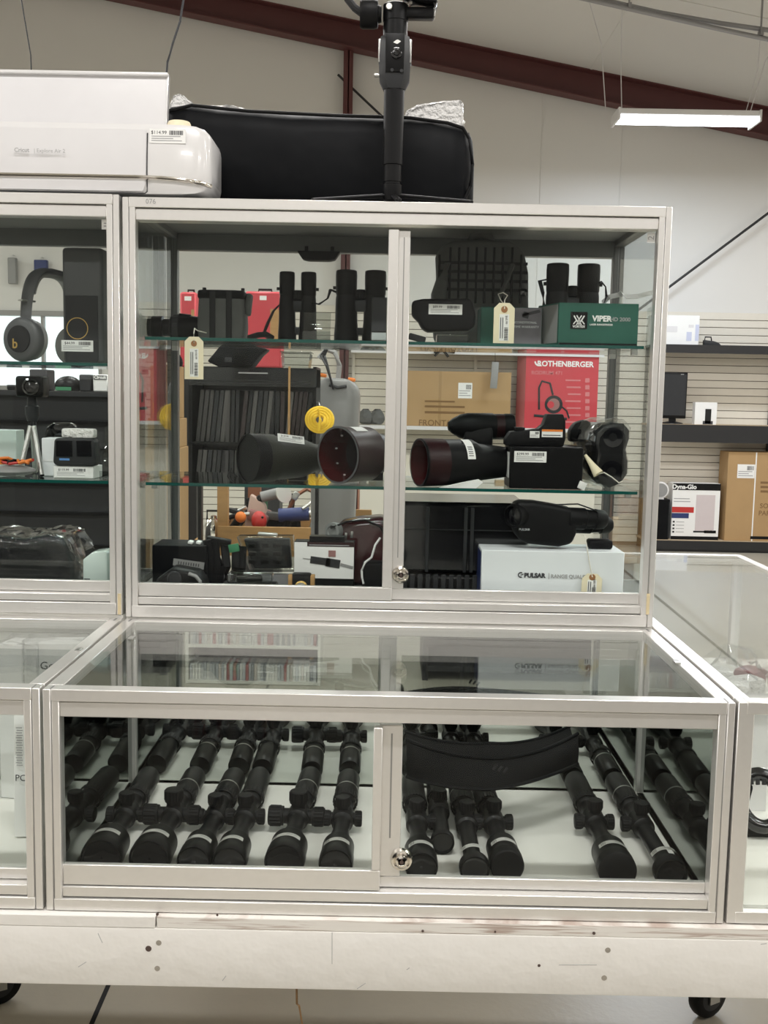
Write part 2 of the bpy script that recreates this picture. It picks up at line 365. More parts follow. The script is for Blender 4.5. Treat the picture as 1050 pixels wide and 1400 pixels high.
B('flange', 'oxide', t2, xa+.045, xa+.057, YW-.12, YW-.02, FLOOR, zbot(xa)); 
# brace rods
def rod(label, p0, p1, r):
    return tag(MB().cyl(p0, p1, r, n=10).build('brace_rod', 'shelfblack'), label, 'rod', 'steel brace rods')
rod('thin dark brace rod slanting up across the white wall, right of the case', at(800, 478, YW-.14), at(1075, 273, YW-.14), 0.013)
rod('short dark brace rod slanting down from the red column, above the black bag', at(462, 102, YW-.09), at(560, 195, YW-.09), 0.012)
# conduit pair under the roof
cp = thing('conduit_pair', 'two grey metal conduit pipes clipped under the ceiling at top right', 'pipe', at(1040, 40, 6.6))
for dz in (0, 1):
    MB().tubepath([at(790, -8, 6.6), at(900, 17, 6.6), at(985, 32, 6.6), at(1070, 44, 6.6)] if dz == 0 else [at(780, -6, 6.57), at(900, 21, 6.57), at(985, 40, 6.57), at(1070, 58, 6.57)], 0.017, 10).build('pipe', 'galv', cp)
for px, py in ((860, 9), (1040, 46)):
    p = at(px, py, 6.585); B('clip', 'galv', cp, p.x-.012, p.x+.012, 6.55, 6.62, p.z-.02, p.z+.02); B('strut', 'galv', cp, p.x-.006, p.x+.006, 6.58, 6.59, p.z+.02, ztop(p.x)+.002)
# hanging tube light
YL = 7.6
la, lb = at(842, 160, YL), at(1032, 166, YL)
lt = thing('hanging_light', 'lit white fluorescent shop light hung on wires from the ceiling', 'light', ((la.x+lb.x)/2, YL, la.z-.03))
MB().box(la.x, lb.x, YL-.13, YL+.13, la.z-.004, la.z+.04, bev=.004).build('housing', 'housing', lt)
for yy in (-.075, .075):
    MB().cyl((la.x+.01, YL+yy, la.z-.024), (lb.x-.01, YL+yy, la.z-.024), .018, n=14).build('tube', 'tube', lt)
for xx in (la.x, lb.x):
    B('end_cap', 'housing', lt, xx-.008, xx+.008, YL-.15, YL+.15, la.z-.05, la.z+.043)
for q in ([(828, 150), (822, 60), (806, -6)], [(850, 150), (849, 100), (850, 10)], [(1020, 152), (1036, 95), (1040, 44)], [(1026, 152), (1046, 85), (1062, 40)]):
    pts = [at(a, c, YL) for a, c in q]; out = []
    for u in pts:
        out.append(Vector((u.x, u.y, min(u.z, ztop(u.x)+.002))))
    MB().tubepath(out, .004, 6).build('hanging_wire', 'wplast2', lt)
ll = lamp((la.x+lb.x)/2, YL, la.z-.055, LP*1.0, 1.1, 0.22); ll.data.color = (0.75, 0.86, 1.0); ll.parent = lt; ll.location = (0, 0, -.02)
for lab, q in (('thin grey wire hanging from the ceiling above the white cutting machine lid', [(252, -8), (246, 30), (236, 60), (229, 85), (227, 108)]),
               ('thin grey wire hanging at the far top left corner of the view', [(28, -8), (36, 40), (42, 75), (43, 102)])):
    pts = [at(a, c, 2.6) for a, c in q]; pts = [Vector((pts[0].x+.03, 2.6, ztop(pts[0].x+.03)+.002))]+pts+[pts[-1]+Vector((0, 0, -.18))]
    tag(MB().tubepath(pts, .0042 if 'above the white' in lab else .0025, 6).build('hanging_wire', 'charcoal'), lab, 'wire', 'wires hanging from the ceiling')

# ================================================================== PLATFORM
pf = thing('rolling_platform', 'long white painted timber platform on casters under the glass cases', 'platform', (0.5, 0.2, FLOOR))
PX0, PX1, PY0, PY1 = -1.4, 2.0, -0.012, 1.62
zt, zm, zb = -0.001, -0.0185, -0.109
xj = at(213, 1258, PY0).x
MB().box(PX0, xj-.001, PY0, PY1, zm, zt, bev=.001, seg=1).build('plywood_deck', 'paint', pf)
MB().box(xj+.001, PX1, PY0+.001, PY1, zm, zt, bev=.001, seg=1).build('plywood_deck', 'ply', pf)
fa = MB().box(PX0, PX1, PY0, PY0+.038, zb, zm, bev=.002).build('fascia_board', 'paint', pf)
for xx in (PX0+.02, PX1-.06): B('cross_board', 'paint', pf, xx, xx+.038, PY0+.04, PY1-.04, zb, zm)
for px, py in ((217, 1289), (215, 1324), (831, 1299), (826, 1337)):
    p = at(px, py, PY0); MB().lathe((p.x, PY0-.0003, p.z), (0, 1, 0), [(0, .0042), (.0006, .0042)], 12).lathe((p.x, PY0-.0006, p.z), (0, 1, 0), [(0, .0018), (.0006, .0018)], 8).build('screw', 'screw', fa)
for px, py, r in ((203, 1297, .0045), (737, 1320, .0022), (578, 1273, .0018), (812, 1276, .0022), (677, 1274, .0015), (215, 1250, .002), (297, 1251, .0016)):
    p = at(px, py, PY0); MB().lathe((p.x, PY0-.0004, p.z), (0, 1, 0), [(0, r), (.0008, r*1.1)], 9).build('knot_hole', 'hole', fa)
for cx, yy, px in ((1.306, .964, 1000), (-.440, .956, 0)):
    c = thing('caster', 'black swivel caster under the %s end of the platform' % ('right' if px > 500 else 'left'), 'caster', (cx, yy, FLOOR), 'platform casters')
    R_ = .055
    dvec = Vector((math.sin(.5), -math.cos(.5), 0))
    ctr = Vector((cx, yy, FLOOR+R_))
    ax = Vector((.5, -.86, 0)).normalized()
    MB().lathe(ctr-ax*.017, ax, [(0, R_*.55), (0, R_*.80), (.004, R_*.96), (.010, R_), (.024, R_), (.030, R_*.96), (.034, R_*.80), (.034, R_*.55)], 36).build('wheel', 'rubber', c)
    MB().lathe(ctr-ax*.019, ax, [(0, R_*.25), (0.002, R_*.62), (.036, R_*.62), (.038, R_*.25)], 28).build('hub', 'charcoal', c)
    side = ax
    b = MB()
    for s_ in (-1, 1):
        q = ctr+side*(.023*s_); T = Matrix.Translation(q) @ Matrix.Rotation(math.atan2(ax.y, ax.x)+PI/2, 4, 'Z')
        b.box(-.016, .016, -.0015, .0015, -.012, .068, T=T)
    T = Matrix.Translation(ctr) @ Matrix.Rotation(math.atan2(ax.y, ax.x)+PI/2, 4, 'Z')
    b.box(-.024, .024, -.026, .026, .066, .072, T=T); b.build('fork', 'steel', c)
    B('top_plate', 'steel', c, cx-.04, cx+.04, yy-.04, yy+.04, FLOOR+R_+.072, FLOOR+R_+.078)
    B('leg_post', 'paint', pf, cx-.045, cx+.045, yy-.045, yy+.045, FLOOR+R_+.079, zm)
for px0, py0, px1, py1 in ((764, 1319, 816, 1319), (134, 1276, 140, 1289), (107, 1322, 118, 1315), (304, 1341, 309, 1334), (454, 1275, 454, 1318), (488, 1352, 500, 1344), (556, 1326, 560, 1323), (1040, 1291, 1048, 1290)):
    p, q = at(px0, py0, PY0), at(px1, py1, PY0)
    MB().tubepath([p+Vector((0, .0004, 0)), q+Vector((0, .0004, 0))], .0007, 6).build('scratch', 'greyink', fa)
cbl = MB().tubepath([Vector((at(405, 1355, .03).x, .03, zb)), Vector((at(406, 1365, .0).x, .0, zb-.03)), at(409, 1375, -.003), at(413, 1400, 0), Vector((.34, .02, -.4)), Vector((.35, .04, -.6)), Vector((.36, .06, FLOOR+.01)), Vector((.45, .10, FLOOR+.003))], .0016, 6).build('power_cord', 'cardink')
tag(cbl, 'thin brown cord hanging below the white platform onto the floor', 'cord')

# ================================================================== DISPLAY CASES
def lock(parent, c, R=.017):
    b = MB(); b.lathe(c, (0, -1, 0), [(0, R), (.004, R), (.008, R*.88), (.009, R*.72), (.008, R*.60), (.012, R*.52), (.013, R*.34), (.0125, R*.30), (.0125, 0)], 32)
    b.m(1).lathe(Vector(c)+Vector((0, -.0128, 0)), (0, -1, 0), [(0, R*.26), (0, R*.18), (.0006, R*.18), (.0006, R*.26)], 20)
    b.box(c[0]-.001, c[0]+.001, c[1]-.0135, c[1]-.0125, c[2]+R*.1, c[2]+R*.3)
    return b.build('lock', ['chrome', 'hole'], parent)
def bars(b, x0, x1, y0, y1, z0, z1): b.box(x0, x1, y0, y1, z0, z1, bev=.0012, seg=1)
def case(name, label, x0, x1, y0, y1, z0, z1, shelves, hdr, sill, stile_px, upper, doorsplit, lockpos, mirrored):
    t = thing(name, label, 'display case', ((x0+x1)/2, (y0+y1)/2, z0), 'aluminium and glass display cases')
    P = .0235
    # posts with a groove down the face
    for (ax_, ay, front) in ((x0, y0, 1), (x1-P, y0, 1), (x0, y1-P, 0), (x1-P, y1-P, 0)):
        b = MB(); bars(b, ax_, ax_+P*.47, ay, ay+P, z0, z1); bars(b, ax_+P*.53, ax_+P, ay, ay+P, z0, z1)
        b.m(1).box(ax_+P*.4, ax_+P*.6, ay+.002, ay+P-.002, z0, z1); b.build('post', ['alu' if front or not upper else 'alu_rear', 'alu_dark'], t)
    th = hdr
    b = MB(); bars(b, x0+P*.5, x1-P*.5, y0-.0006, y0+P, z1-th[0], z1+.0004); b.build('top_rail', 'alu', t)
    b = MB(); bars(b, x0+P, x1-P, y0+.003, y0+P+.012, z1-th[1], z1-th[0]-.0015); b.build('door_header', 'alu', t)
    b = MB(); bars(b, x0+P*.5, x1-P*.5, y0-.0006, y0+P, z0, z0+sill[0]); b.build('bottom_rail', 'alu', t)
    b = MB(); bars(b, x0+P, x1-P, y0+.003, y0+P+.012, z0+sill[0]+.0015, z0+sill[1]); b.build('door_track', 'alu', t)
    for sx in (x0, x1-P):
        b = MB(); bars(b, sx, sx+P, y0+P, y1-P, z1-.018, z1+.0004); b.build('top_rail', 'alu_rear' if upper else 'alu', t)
        b = MB(); bars(b, sx, sx+P, y0+P, y1-P, z0, z0+.022); b.build('bottom_rail', 'alu', t)
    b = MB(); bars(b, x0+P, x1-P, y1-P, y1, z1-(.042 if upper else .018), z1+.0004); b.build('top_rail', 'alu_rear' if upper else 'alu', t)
    b = MB(); bars(b, x0+P, x1-P, y1-P, y1, z0, z0+.022); b.build('bottom_rail', 'alu', t)
    B('top_panel' if upper else 'top_pane', 'topgrey' if upper else 'glass', t, x0+P-.004, x1-P+.004, y0+.011, y1-P+.004, z1-.0065, z1-.0005)
    sm = 'smoked' if mirrored else 'glass'
    for sx in (x0+.012, x1-.016):
        B('side_pane', sm, t, sx, sx+.004, y0+P, y1-P, z0+.022, z1-.018)
    B('mirror_back' if mirrored else 'back_pane', 'mirror' if mirrored else 'glass', t, x0+P, x1-P, y1-.015, y1-.010, z0+.022, z1-.018)
    B('floor_panel', 'charcoal' if upper else 'white', t, x0+P*.3, x1-P*.3, y0+P+.012, y1-.008, z0+.008, z0+.022)
    xs = doorsplit[0]
    # left leaf runs in the front track, right leaf behind it
    zs, zg, zg2 = z0+sill[1]+.001, z0+sill[2], z0+sill[3]
    dy = y0+.006
    b = MB(); bars(b, x0+P, xs[1], dy, dy+.010, zs, zg); bars(b, xs[0], xs[1], dy-.0005, dy+.010, zg, z1-th[1]-.008); 
    dl = b.build('sliding_door', 'alu', t)
    B('pane', 'glass', dl, x0+P, xs[0], dy+.003, dy+.007, zg, z1-th[1])
    dy2 = dy+.0125
    b = MB(); bars(b, xs[1]-.01, x1-P, dy2, dy2+.010, zs, zg2); bars(b, xs[0]+.008, xs[2], dy2-.0005, dy2+.010, zg2, z1-th[1]-.008)
    b.m(1).box(xs[1]+(xs[2]-xs[1])*.42, xs[1]+(xs[2]-xs[1])*.5, dy2-.001, dy2, zg2+.06, z1-th[1]-.02)
    dr = b.build('sliding_door', ['alu', 'alu_dark'], t)
    B('pane', 'glass', dr, xs[2], x1-P, dy2+.003, dy2+.007, zg2, z1-th[1])
    if lockpos: lock(dr, (lockpos[0], dy2-.0005, lockpos[1]))
    for zz in shelves:
        s_ = B('glass_shelf', 'shelfglass', t, x0+P-.002, x1-P+.002, .56, y1-P-.01, zz-.006, zz)
        B('front_edge', 'gedge', s_, x0+P-.002, x1-P+.002, .5585, .5602, zz-.006, zz)
        for sx in (x0+P, x1-P-.012):
            B('shelf_bracket', 'steel', t, sx, sx+.012, .60, .61, zz-.016, zz-.006); B('shelf_bracket', 'steel', t, sx, sx+.012, .80, .81, zz-.016, zz-.006)
    return t
HU = (.018, .040); SU = (.023, .039, .0655, .0615); HL = (.018, .0415); SL = (.0185, .036, .0685, .054)
zlu = at(548, 785, .5).z; zll = at(549, 1173, .02).z
SH1, SH2 = .869, .589; FLU = .338+.022
cu = case('display_case', 'upper aluminium display case of scopes and binoculars with number sticker 2', 0, 1, .48, .885, .338, 1.115, (SH1, SH2), HU, SU, None, True, ((.4855, .5045, .526),), (at(548, 785, .5).x, zlu), False)
cl = case('display_case', 'low aluminium display case filled with black rifle scopes, front centre', 0, 1, 0, .48, 0, .335, (), HL, SL, None, False, ((.4790, .4920, .5215),), (at(549, 1173, .02).x, zll), True)
LSH1, LSH2 = .817, .590
cul = case('display_case', 'upper aluminium display case holding headphones and cameras, cut by left edge', -1.006, -.006, .48, .885, .342, 1.119, (LSH1, LSH2), HU, SU, None, True, ((-.52, -.50, -.48),), None, False)
cll = case('display_case', 'low aluminium display case with white boxes, cut by left edge', -1.004, -.0045, 0, .48, .001, .336, (), HL, SL, None, False, ((-.52, -.507, -.48),), None, False)
# second row of low cases carries the upper ones
for x0, lab in ((0, 'low white back counter directly under the upper scope case'), (-1.006, 'low white back counter under the upper left case')):
    bb = thing('back_counter', lab, 'cabinet', (x0+.5, .69, 0)); 
    MB().box(x0, x0+1, .484, .95, 0, .3375 if x0 == 0 else .3415, bev=.002).build('cabinet_body', 'white', bb)
# number stickers on the frames
lettering(cu, '076', .0125, at(206, 275.5, .4788), 'greyink', name='case_number')
p = at(891, 325, .4995); MB().box(p.x-.0085, p.x+.006, .4985, .4990, p.z-.0095, p.z+.0085).m(1).text('2', .016, tf((p.x-.001, .4982, p.z-.0005), (0, -PI/2, 0))).build('number_sticker', ['paper', 'greyink'], cu)
p = at(145, 307, .4995); MB().box(p.x-.008, p.x+.006, .4985, .4990, p.z-.009, p.z+.009).m(1).box(p.x-.004, p.x+.003, .4982, .4984, p.z-.004, p.z-.002).box(p.x-.004, p.x+.003, .4982, .4984, p.z+.001, p.z+.003).build('number_sticker', ['paper', 'greyink'], cul)
for px, own, yy in ((886, cu, .4788), (163, cul, .4788)):
    p = at(px, 826, yy); B('glue_stain', 'stain', own, p.x-.003, p.x+.003, yy, yy+.0012, p.z-.02, p.z+.02)
for px, py, own in ((180, 872, cl), (925, 905, cl), (108, 888, cll)):
    p = atz(px, py, .337); MB().obox((p.x, p.y, .3365), (.010, .02, .004), (0, 0, 0), .001).build('pane_clip', 'steel', own)

# long low case on the right, set end-on
rc = thing('display_case', 'long low glass case on the right, standing end-on to the shopper', 'display case', (1.25, .73, 0), 'aluminium and glass display cases')
RX0, RX1, RY0, RY1, RZ0, RZ1 = 1.004, 1.50, 0.0, 1.475, .001, .336
P = .024
for a_, c_ in ((RX0, RY0), (RX1-P, RY0), (RX0, RY1-P), (RX1-P, RY1-P)):
    b = MB(); bars(b, a_, a_+P, c_, c_+P, RZ0, RZ1); b.build('post', 'alu', rc)
for y_ in (RY0, RY1-P):
    b = MB(); bars(b, RX0+P*.5, RX1-P*.5, y_-.0005, y_+P, RZ1-.018, RZ1+.0004); b.build('top_rail', 'alu', rc)
    b = MB(); bars(b, RX0+P*.5, RX1-P*.5, y_-.0005, y_+P, RZ0, RZ0+.0185); b.build('bottom_rail', 'alu', rc)
for x_ in (RX0, RX1-P):
    b = MB(); bars(b, x_, x_+P, RY0+P, RY1-P, RZ1-.018, RZ1+.0004); b.build('top_rail', 'alu', rc)
    b = MB(); bars(b, x_, x_+P, RY0+P, RY1-P, RZ0, RZ0+.02); b.build('bottom_rail', 'alu', rc)
B('top_pane', 'glass', rc, RX0+P-.003, RX1-P+.003, RY0+.011, RY1-.011, RZ1-.0065, RZ1-.0005)
B('end_pane', 'glass', rc, RX0+P, RX1-P, RY0+.010, RY0+.014, RZ0+.0185, RZ1-.018)
B('end_pane', 'glass', rc, RX0+P, RX1-P, RY1-.014, RY1-.010, RZ0+.0185, RZ1-.018)
B('side_pane', 'white', rc, RX0+.010, RX0+.014, RY0+P, RY1-P, RZ0+.02, RZ1-.018)
B('side_pane', 'glass', rc, RX1-.014, RX1-.010, RY0+P, RY1-P, RZ0+.02, RZ1-.018)
B('floor_panel', 'white', rc, RX0+.012, RX1-.012, RY0+.015, RY1-.015, RZ0+.004, RZ0+.022)
# ================================================================== RIFLE SCOPES in the low case
ZF = .0225
def scope(px, py, rpx, label, y0=.055, L=.34, style=0, cap=False, stick=True, seed=1, epx=None, side=True):
    """one rifle scope lying with its objective bell toward the shopper"""
    L = min(L*1.13, .455-y0)
    rb = rpx*sc(y0); c = at(px, py, y0); x = c.x; re = min(.021, rb*.9)
    x1 = x + {1: -.012, 3: .008, 5: .012, 6: .006, 7: -.006, 10: -.008, 11: .006}.get(seed, 0)
    t = thing('rifle_scope', label, 'rifle scope', (x, y0, ZF), 'rifle scopes in the low case')
    p0 = Vector((x, y0, ZF+rb)); p1 = Vector((x1, y0+L, ZF+re)); d = p1-p0; LL = d.length; d.normalize()
    X, Y, D = frame(d); rt = .0135
    f = lambda s_: p0 + d*(LL*s_)
    if style == 2:   # short straight-tube scope
        prof = [(0, rb*.93), (.01, rb), (.05, rb), (.06, rt*1.02), (.40, rt)]
    else:
        prof = [(0, rb*.95), (.006/LL, rb), (.03/LL, rb), (.032/LL, rb*.965), (.07/LL, rb*.95), (.22, rb*.70), (.31, rt*1.08), (.34, rt), (.42, rt)]
    prof += [(.43, rt*1.1), (.44, rt*1.38), (.54, rt*1.38), (.55, rt*1.1), (.56, rt), (.66, rt)]
    prof += [(.67, re*.83), (.68, re*.86), (.69, re*.86), (.76, re*.9), (.80, re), (.985, re), (1.0, re*.93)]
    b = MB(); b.lathe(p0, d, [(a*LL, r) for a, r in prof], 32, cap=False); b.build('tube', 'black', t)
    b = MB(); b.lathe(p0, d, [(.0005, rb*.95), (.0008, rb*.86), (.010, rb*.84)], 30, cap=False)
    b.build('objective_ring', 'rubber', t)
    b = MB()
    if cap: b.lathe(p0-d*.004, d, [(0, 0), (0, rb*.93), (.002, rb*1.02), (.02, rb*1.03), (.02, rb)], 32, cap=False); b.build('lens_cap', 'rubber', t)
    else: b.lathe(p0+d*.007, d, [(.002, 0), (.0014, rb*.4), (0, rb*.85)], 26, cap=False); b.build('objective_lens', 'lens', t)
    MB().lathe(p1-d*.004, d, [(0, re*.9), (.002, 0)], 20, cap=False).build('eyepiece_lens', 'lens', t)
    def turret(dirv, h, r, s_=.49):
        b = MB(); o = f(s_)+dirv*rt*1.1; pr = [(0, r*.80), (h*.28, r*.80), (h*.30, r), (h*.96, r), (h, r*.92)]
        b.lathe(o, dirv, pr, 24)
        u, v, w_ = frame(dirv)
        for i in range(18):
            a = 2*PI*i/18; q = o + (u*math.cos(a)+v*math.sin(a))*r
            b.cyl(q+dirv*h*.42, q+dirv*h*.92, r*.09, n=5)
        b.build('turret', 'rubber', t)
    turret(Y, .024 if style != 1 else .03, .0125 if style != 1 else .015)
    if side: turret(X, .019 if style != 1 else .036, .0125 if style != 1 else .0165)
    if style < 2: turret(-X, .018 if style == 0 else .030, .0125 if style == 0 else .0155)
    b = MB(); b.lathe(f(.675), d, [(0, re*.95), (.001, re*1.02), (.022, re*1.02), (.023, re*.95)], 26, cap=False)
    for i in range(26):
        a = 2*PI*i/26; q = f(.68)+(X*math.cos(a)+Y*math.sin(a))*re*1.02; b.cyl(q, q+d*.017, re*.05, n=5)
    b.build('magnification_ring', 'rubber', t)
    if style == 1 or seed % 3 == 0:
        MB().lathe(f(.80), d, [(0, re*1.005), (0, re*1.03), (.004, re*1.03), (.004, re*1.005)], 26, cap=False).build('trim_ring', 'steel', t)
    if stick:
        u = -.10+.07*(seed % 4); b = MB()
        a0, a1 = PI/2-.95+u, PI/2+.75+u; n = 16
        r0, r1 = rb*.975+.0006, rb*.955+.0006
        b.lathe(p0+d*.0335, d, [(0, r0+.0003), (.013, r1+.0003)], n, a0, a1)
        b.m(1)
        rnd = random.Random(seed); a = a0+.15
        while a < a0+.4:
            q = rnd.choice((.03, .05)); b.lathe(p0+d*.0350, d, [(0, r0+.0007), (.009, r1+.0008)], 2, a, a+q); a += q+rnd.choice((.03, .04))
        b.lathe(p0+d*.040, d, [(0, r0+.0007), (.0012, r0+.0006)], 8, a0+.95, a1-.2)
        b.build('price_sticker', ['paper', 'greyink'], t)
    return t
S = [
 (137, 1157, 30, 'large black rifle scope nearest the left end of the low case', .055, .335, 0, False, 1),
 (203, 1160, 30, 'black rifle scope with wide bell, second from left end of low case', .055, .34, 1, False, 2),
 (264, 1162, 25, 'black rifle scope with a narrow bell, third from left in low case', .06, .335, 0, False, 3),
 (313, 1161, 25, 'black rifle scope close beside the third one, fourth from left in low case', .06, .34, 0, False, 4),
 (388, 1167, 29, 'large black rifle scope with tall side turrets, fifth from left in low case', .055, .35, 1, False, 5),
 (459, 1161, 25, 'black rifle scope just left of the door edge, sixth in low case', .06, .34, 0, False, 6),
 (577, 1171, 24, 'black rifle scope partly behind the round lock of the low case', .06, .33, 0, False, 7),
 (606, 1129, 17, 'short slim black rifle scope set back between two longer ones', .165, .25, 2, False, 8),
 (650, 1171, 22, 'black rifle scope under the neoprene strap, left one of the close pair', .06, .33, 2, False, 9),
 (694, 1163, 24, 'black rifle scope under the neoprene strap, right one of the close pair', .075, .31, 0, True, 10),
 (845, 1170, 27, 'capped black rifle scope at the right end, left of the last one', .06, .35, 0, True, 11),
 (920, 1172, 24, 'last black rifle scope at the right end beside the mirrored side', .055, .36, 2, False, 12)]
for px, py, r, lab, y0, L, stl, cp_, sd in S:
    scope(px, py, r, lab, y0, L, style=stl, cap=cp_, stick=(sd != 8), seed=sd, side=(sd not in (7, 8, 9)))
# neoprene strap draped over scopes
def strap():
    t = thing('neoprene_harness', 'wide curved black neoprene strap draped over the scopes in low case', 'strap', (.66, .33, ZF))
    n = 22; top, bot = [], []
    for i in range(n+1):
        u = i/n; a = u*2-1
        px = 556+u*234; pt = 1003+34*(1-a*a)+8*max(0, -a)*abs(a); pb = 1062+20*(1-a*a)-6*u-12*max(0, a)
        Y = .30-.085*(1-a*a)+.03*u
        top.append(at(px, pt, Y+.02)); bot.append(at(px, pb, Y-.01))
    def sheet(T, Bt, th, off):
        b = MB(); rings = []
        for p, q in zip(T, Bt):
            m_ = (p+q)/2 + Vector((0, -.012, 0)); rings.append([p+Vector((0, th, 0)), p, m_, q, q+Vector((0, th, 0)), m_+Vector((0, th, 0))])
        return b.loft(rings)
    sheet(top, bot, .008, 0).build('front_band', 'neoprene', t, smooth=60)
    top2 = [p+Vector((0.0, .05+.03*abs(i/n*2-1), .010-.022*(abs(i/n*2-1)))) for i, p in enumerate(top)]; bot2 = [q+Vector((0, .05, .02)) for q in bot]
    sheet(top2, bot2, .006, 0).build('rear_band', 'neoprene', t, smooth=60)
    MB().tubepath(top, .0032, 8).build('edge_binding', 'fabric', t); MB().tubepath(bot, .0032, 8).build('edge_binding', 'fabric', t)
    MB().tubepath(top2, .003, 8).build('edge_binding', 'fabric', t)
    b = MB()  # woven emblem on the band: three short strokes
    for k in range(3):
        p = at(676+7*k, 1046+2*k, .214); b.obox(p+Vector((0, -.0105, 0)), (.004, .001, .010), (0, .6, 0))
    b.build('emblem', 'webbing', t)
    return t
strap()

# ================================================================== TOP OF THE CASES
ZT = 1.1195; ZT2 = 1.1235
# cutting machine on the left case
def cutter():
    t = thing('cutting_machine', 'white cutting machine with open lid on top of the left case', 'machine', (-.10, .575, ZT2-.004+.0001))
    z0 = ZT2-.0035; k = sc(.5)
    xr = at(291, 235, .53).x; xl = -.42; ztp = at(100, 172, .53).z
    H = ztp-z0
    def ring(x, s=1.0, kx=1.0):
        yc, hy = .575, .078*kx
        pts = []
        prof = [(-1.0, .06), (-1.02, .30), (-.985, .62), (-.92, .93), (-.86, 1.0), (.86, 1.0), (1.0, .9), (1.0, .06), (.92, 0), (-.94, 0)]
        for u, v in prof: pts.append((x, yc+u*hy, z0+.005+(H-.005)*(.5+(v-.5)*s)))
        return pts
    xs = [(xl, 1, 1), (xr-.075, 1, 1), (xr-.05, .99, .995), (xr-.028, .96, .97), (xr-.012, .88, .91), (xr-.004, .76, .82), (xr, .60, .70)]
    MB().loft([ring(x, s, kx) for x, s, kx in xs]).build('body', 'wplast', t, smooth=50)
    # front door panel with rounded corner, slightly proud
    xd = at(199, 240, .493).x; zd0 = at(100, 259.5, .493).z; zd1 = at(100, 174, .493).z
    yb = .575-.078*1.02
    def yf(z):  # front face of the body at height z
        v = (z-z0)/H; tab = [(.06, 1.0), (.30, 1.02), (.62, .985), (.93, .92)]
        for (a, p), (c, q) in zip(tab, tab[1:]):
            if v <= c: return .575-.078*(p+(q-p)*max(0, (v-a))/(c-a))
        return .575-.078*.92
    rows = []
    for i in range(9):
        z = zd0+(zd1-zd0)*i/8; xe = xd-(.006 if i == 0 else 0)
        rows.append([(xl-.001, yf(z)-.0035, z), (xe-.004, yf(z)-.0035, z), (xe, yf(z)-.0015, z), (xe, yf(z)+.004, z), (xl-.001, yf(z)+.004, z)])
    dpan = MB().loft(rows).build('front_door', 'wplast2', t, smooth=30)
    b = MB()  # dark shadow-gap seam round the door
    za, zb_ = at(100, 262, .493).z, zd0
    b.tubepath([(xl, yf(za)-.0008, za), (xd-.002, yf(za)-.0008, za), (xd+.002, yf(za)-.0008, za+.003), (xd+.002, yf(zd0)-.0006, zd0+.01)] + [(xd+.002, yf(zd0+(zd1-zd0)*u)-.0006, zd0+(zd1-zd0)*u) for u in (.3, .6, .95)], .0011, 6); b.build('door_seam', 'charcoal', t)
    # chrome line
    b = MB(); zc = at(100, 240, .49).z; pts = []
    def sect(x):
        for (xa_, sa, ka), (xb_, sb, kb) in zip(xs, xs[1:]):
            if x <= xb_: u = (x-xa_)/(xb_-xa_); return sa+(sb-sa)*u, ka+(kb-ka)*u
        return xs[-1][1:]
    for i in range(40):
        x = xl+(xr-.0006-xl)*i/39; s_, kx = sect(x); pts.append((x, yf(zc)-.0034 if x < xd else .575-.078*1.02*kx-.0012, zc-.010*max(0, (x-xd)/(xr-xd))**2))
    b.tubepath(pts, .0034, 8, 1.2); b.build('chrome_line', 'chrome', t)
    lettering(dpan, 'Cricut', .0105, at(30, 205.5, .49)+Vector((0, -.0015, 0)), 'greyink', bold=.0002)
    lettering(dpan, '| Explore Air 2', .0095, at(68, 206.5, .49)+Vector((0, -.0015, 0)), 'greyink')
    # raised lid
    zl0, zl1 = at(100, 172, .63).z-.02, at(100, 101, .65).z; xlr = at(231, 140, .64).x
    b = MB(); b.obox(((xl+xlr)/2, .632, (zl0+zl1)/2), (xlr-xl, .010, zl1-zl0), (-.16, 0, 0), .003); lid = b.build('lid', 'wplast2', t)
    b = MB(); b.obox(((xl+xlr)/2, .638, zl1-.004), (xlr-xl, .018, .007), (-.16, 0, 0), .002); b.obox((xlr-.002, .634, (zl0+zl1)/2), (.004, .016, zl1-zl0), (-.16, 0, 0), .001); b.build('lid_rim', 'wplast', lid)
    p = at(245, 172, .575); MB().lathe((p.x, .575, at(245, 177, .575).z), (0, 0, 1), [(0, .022), (.009, .022), (.013, .020), (.014, 0)], 28).build('dial', 'manila', t)
    q = at(229, 186, .5); sticker(t, (q.x, yf(q.z)-.0012, q.z), 48*k, 19*k, '$114.99', (-.10, 0, 0), seed=3)
    return t
cutter()
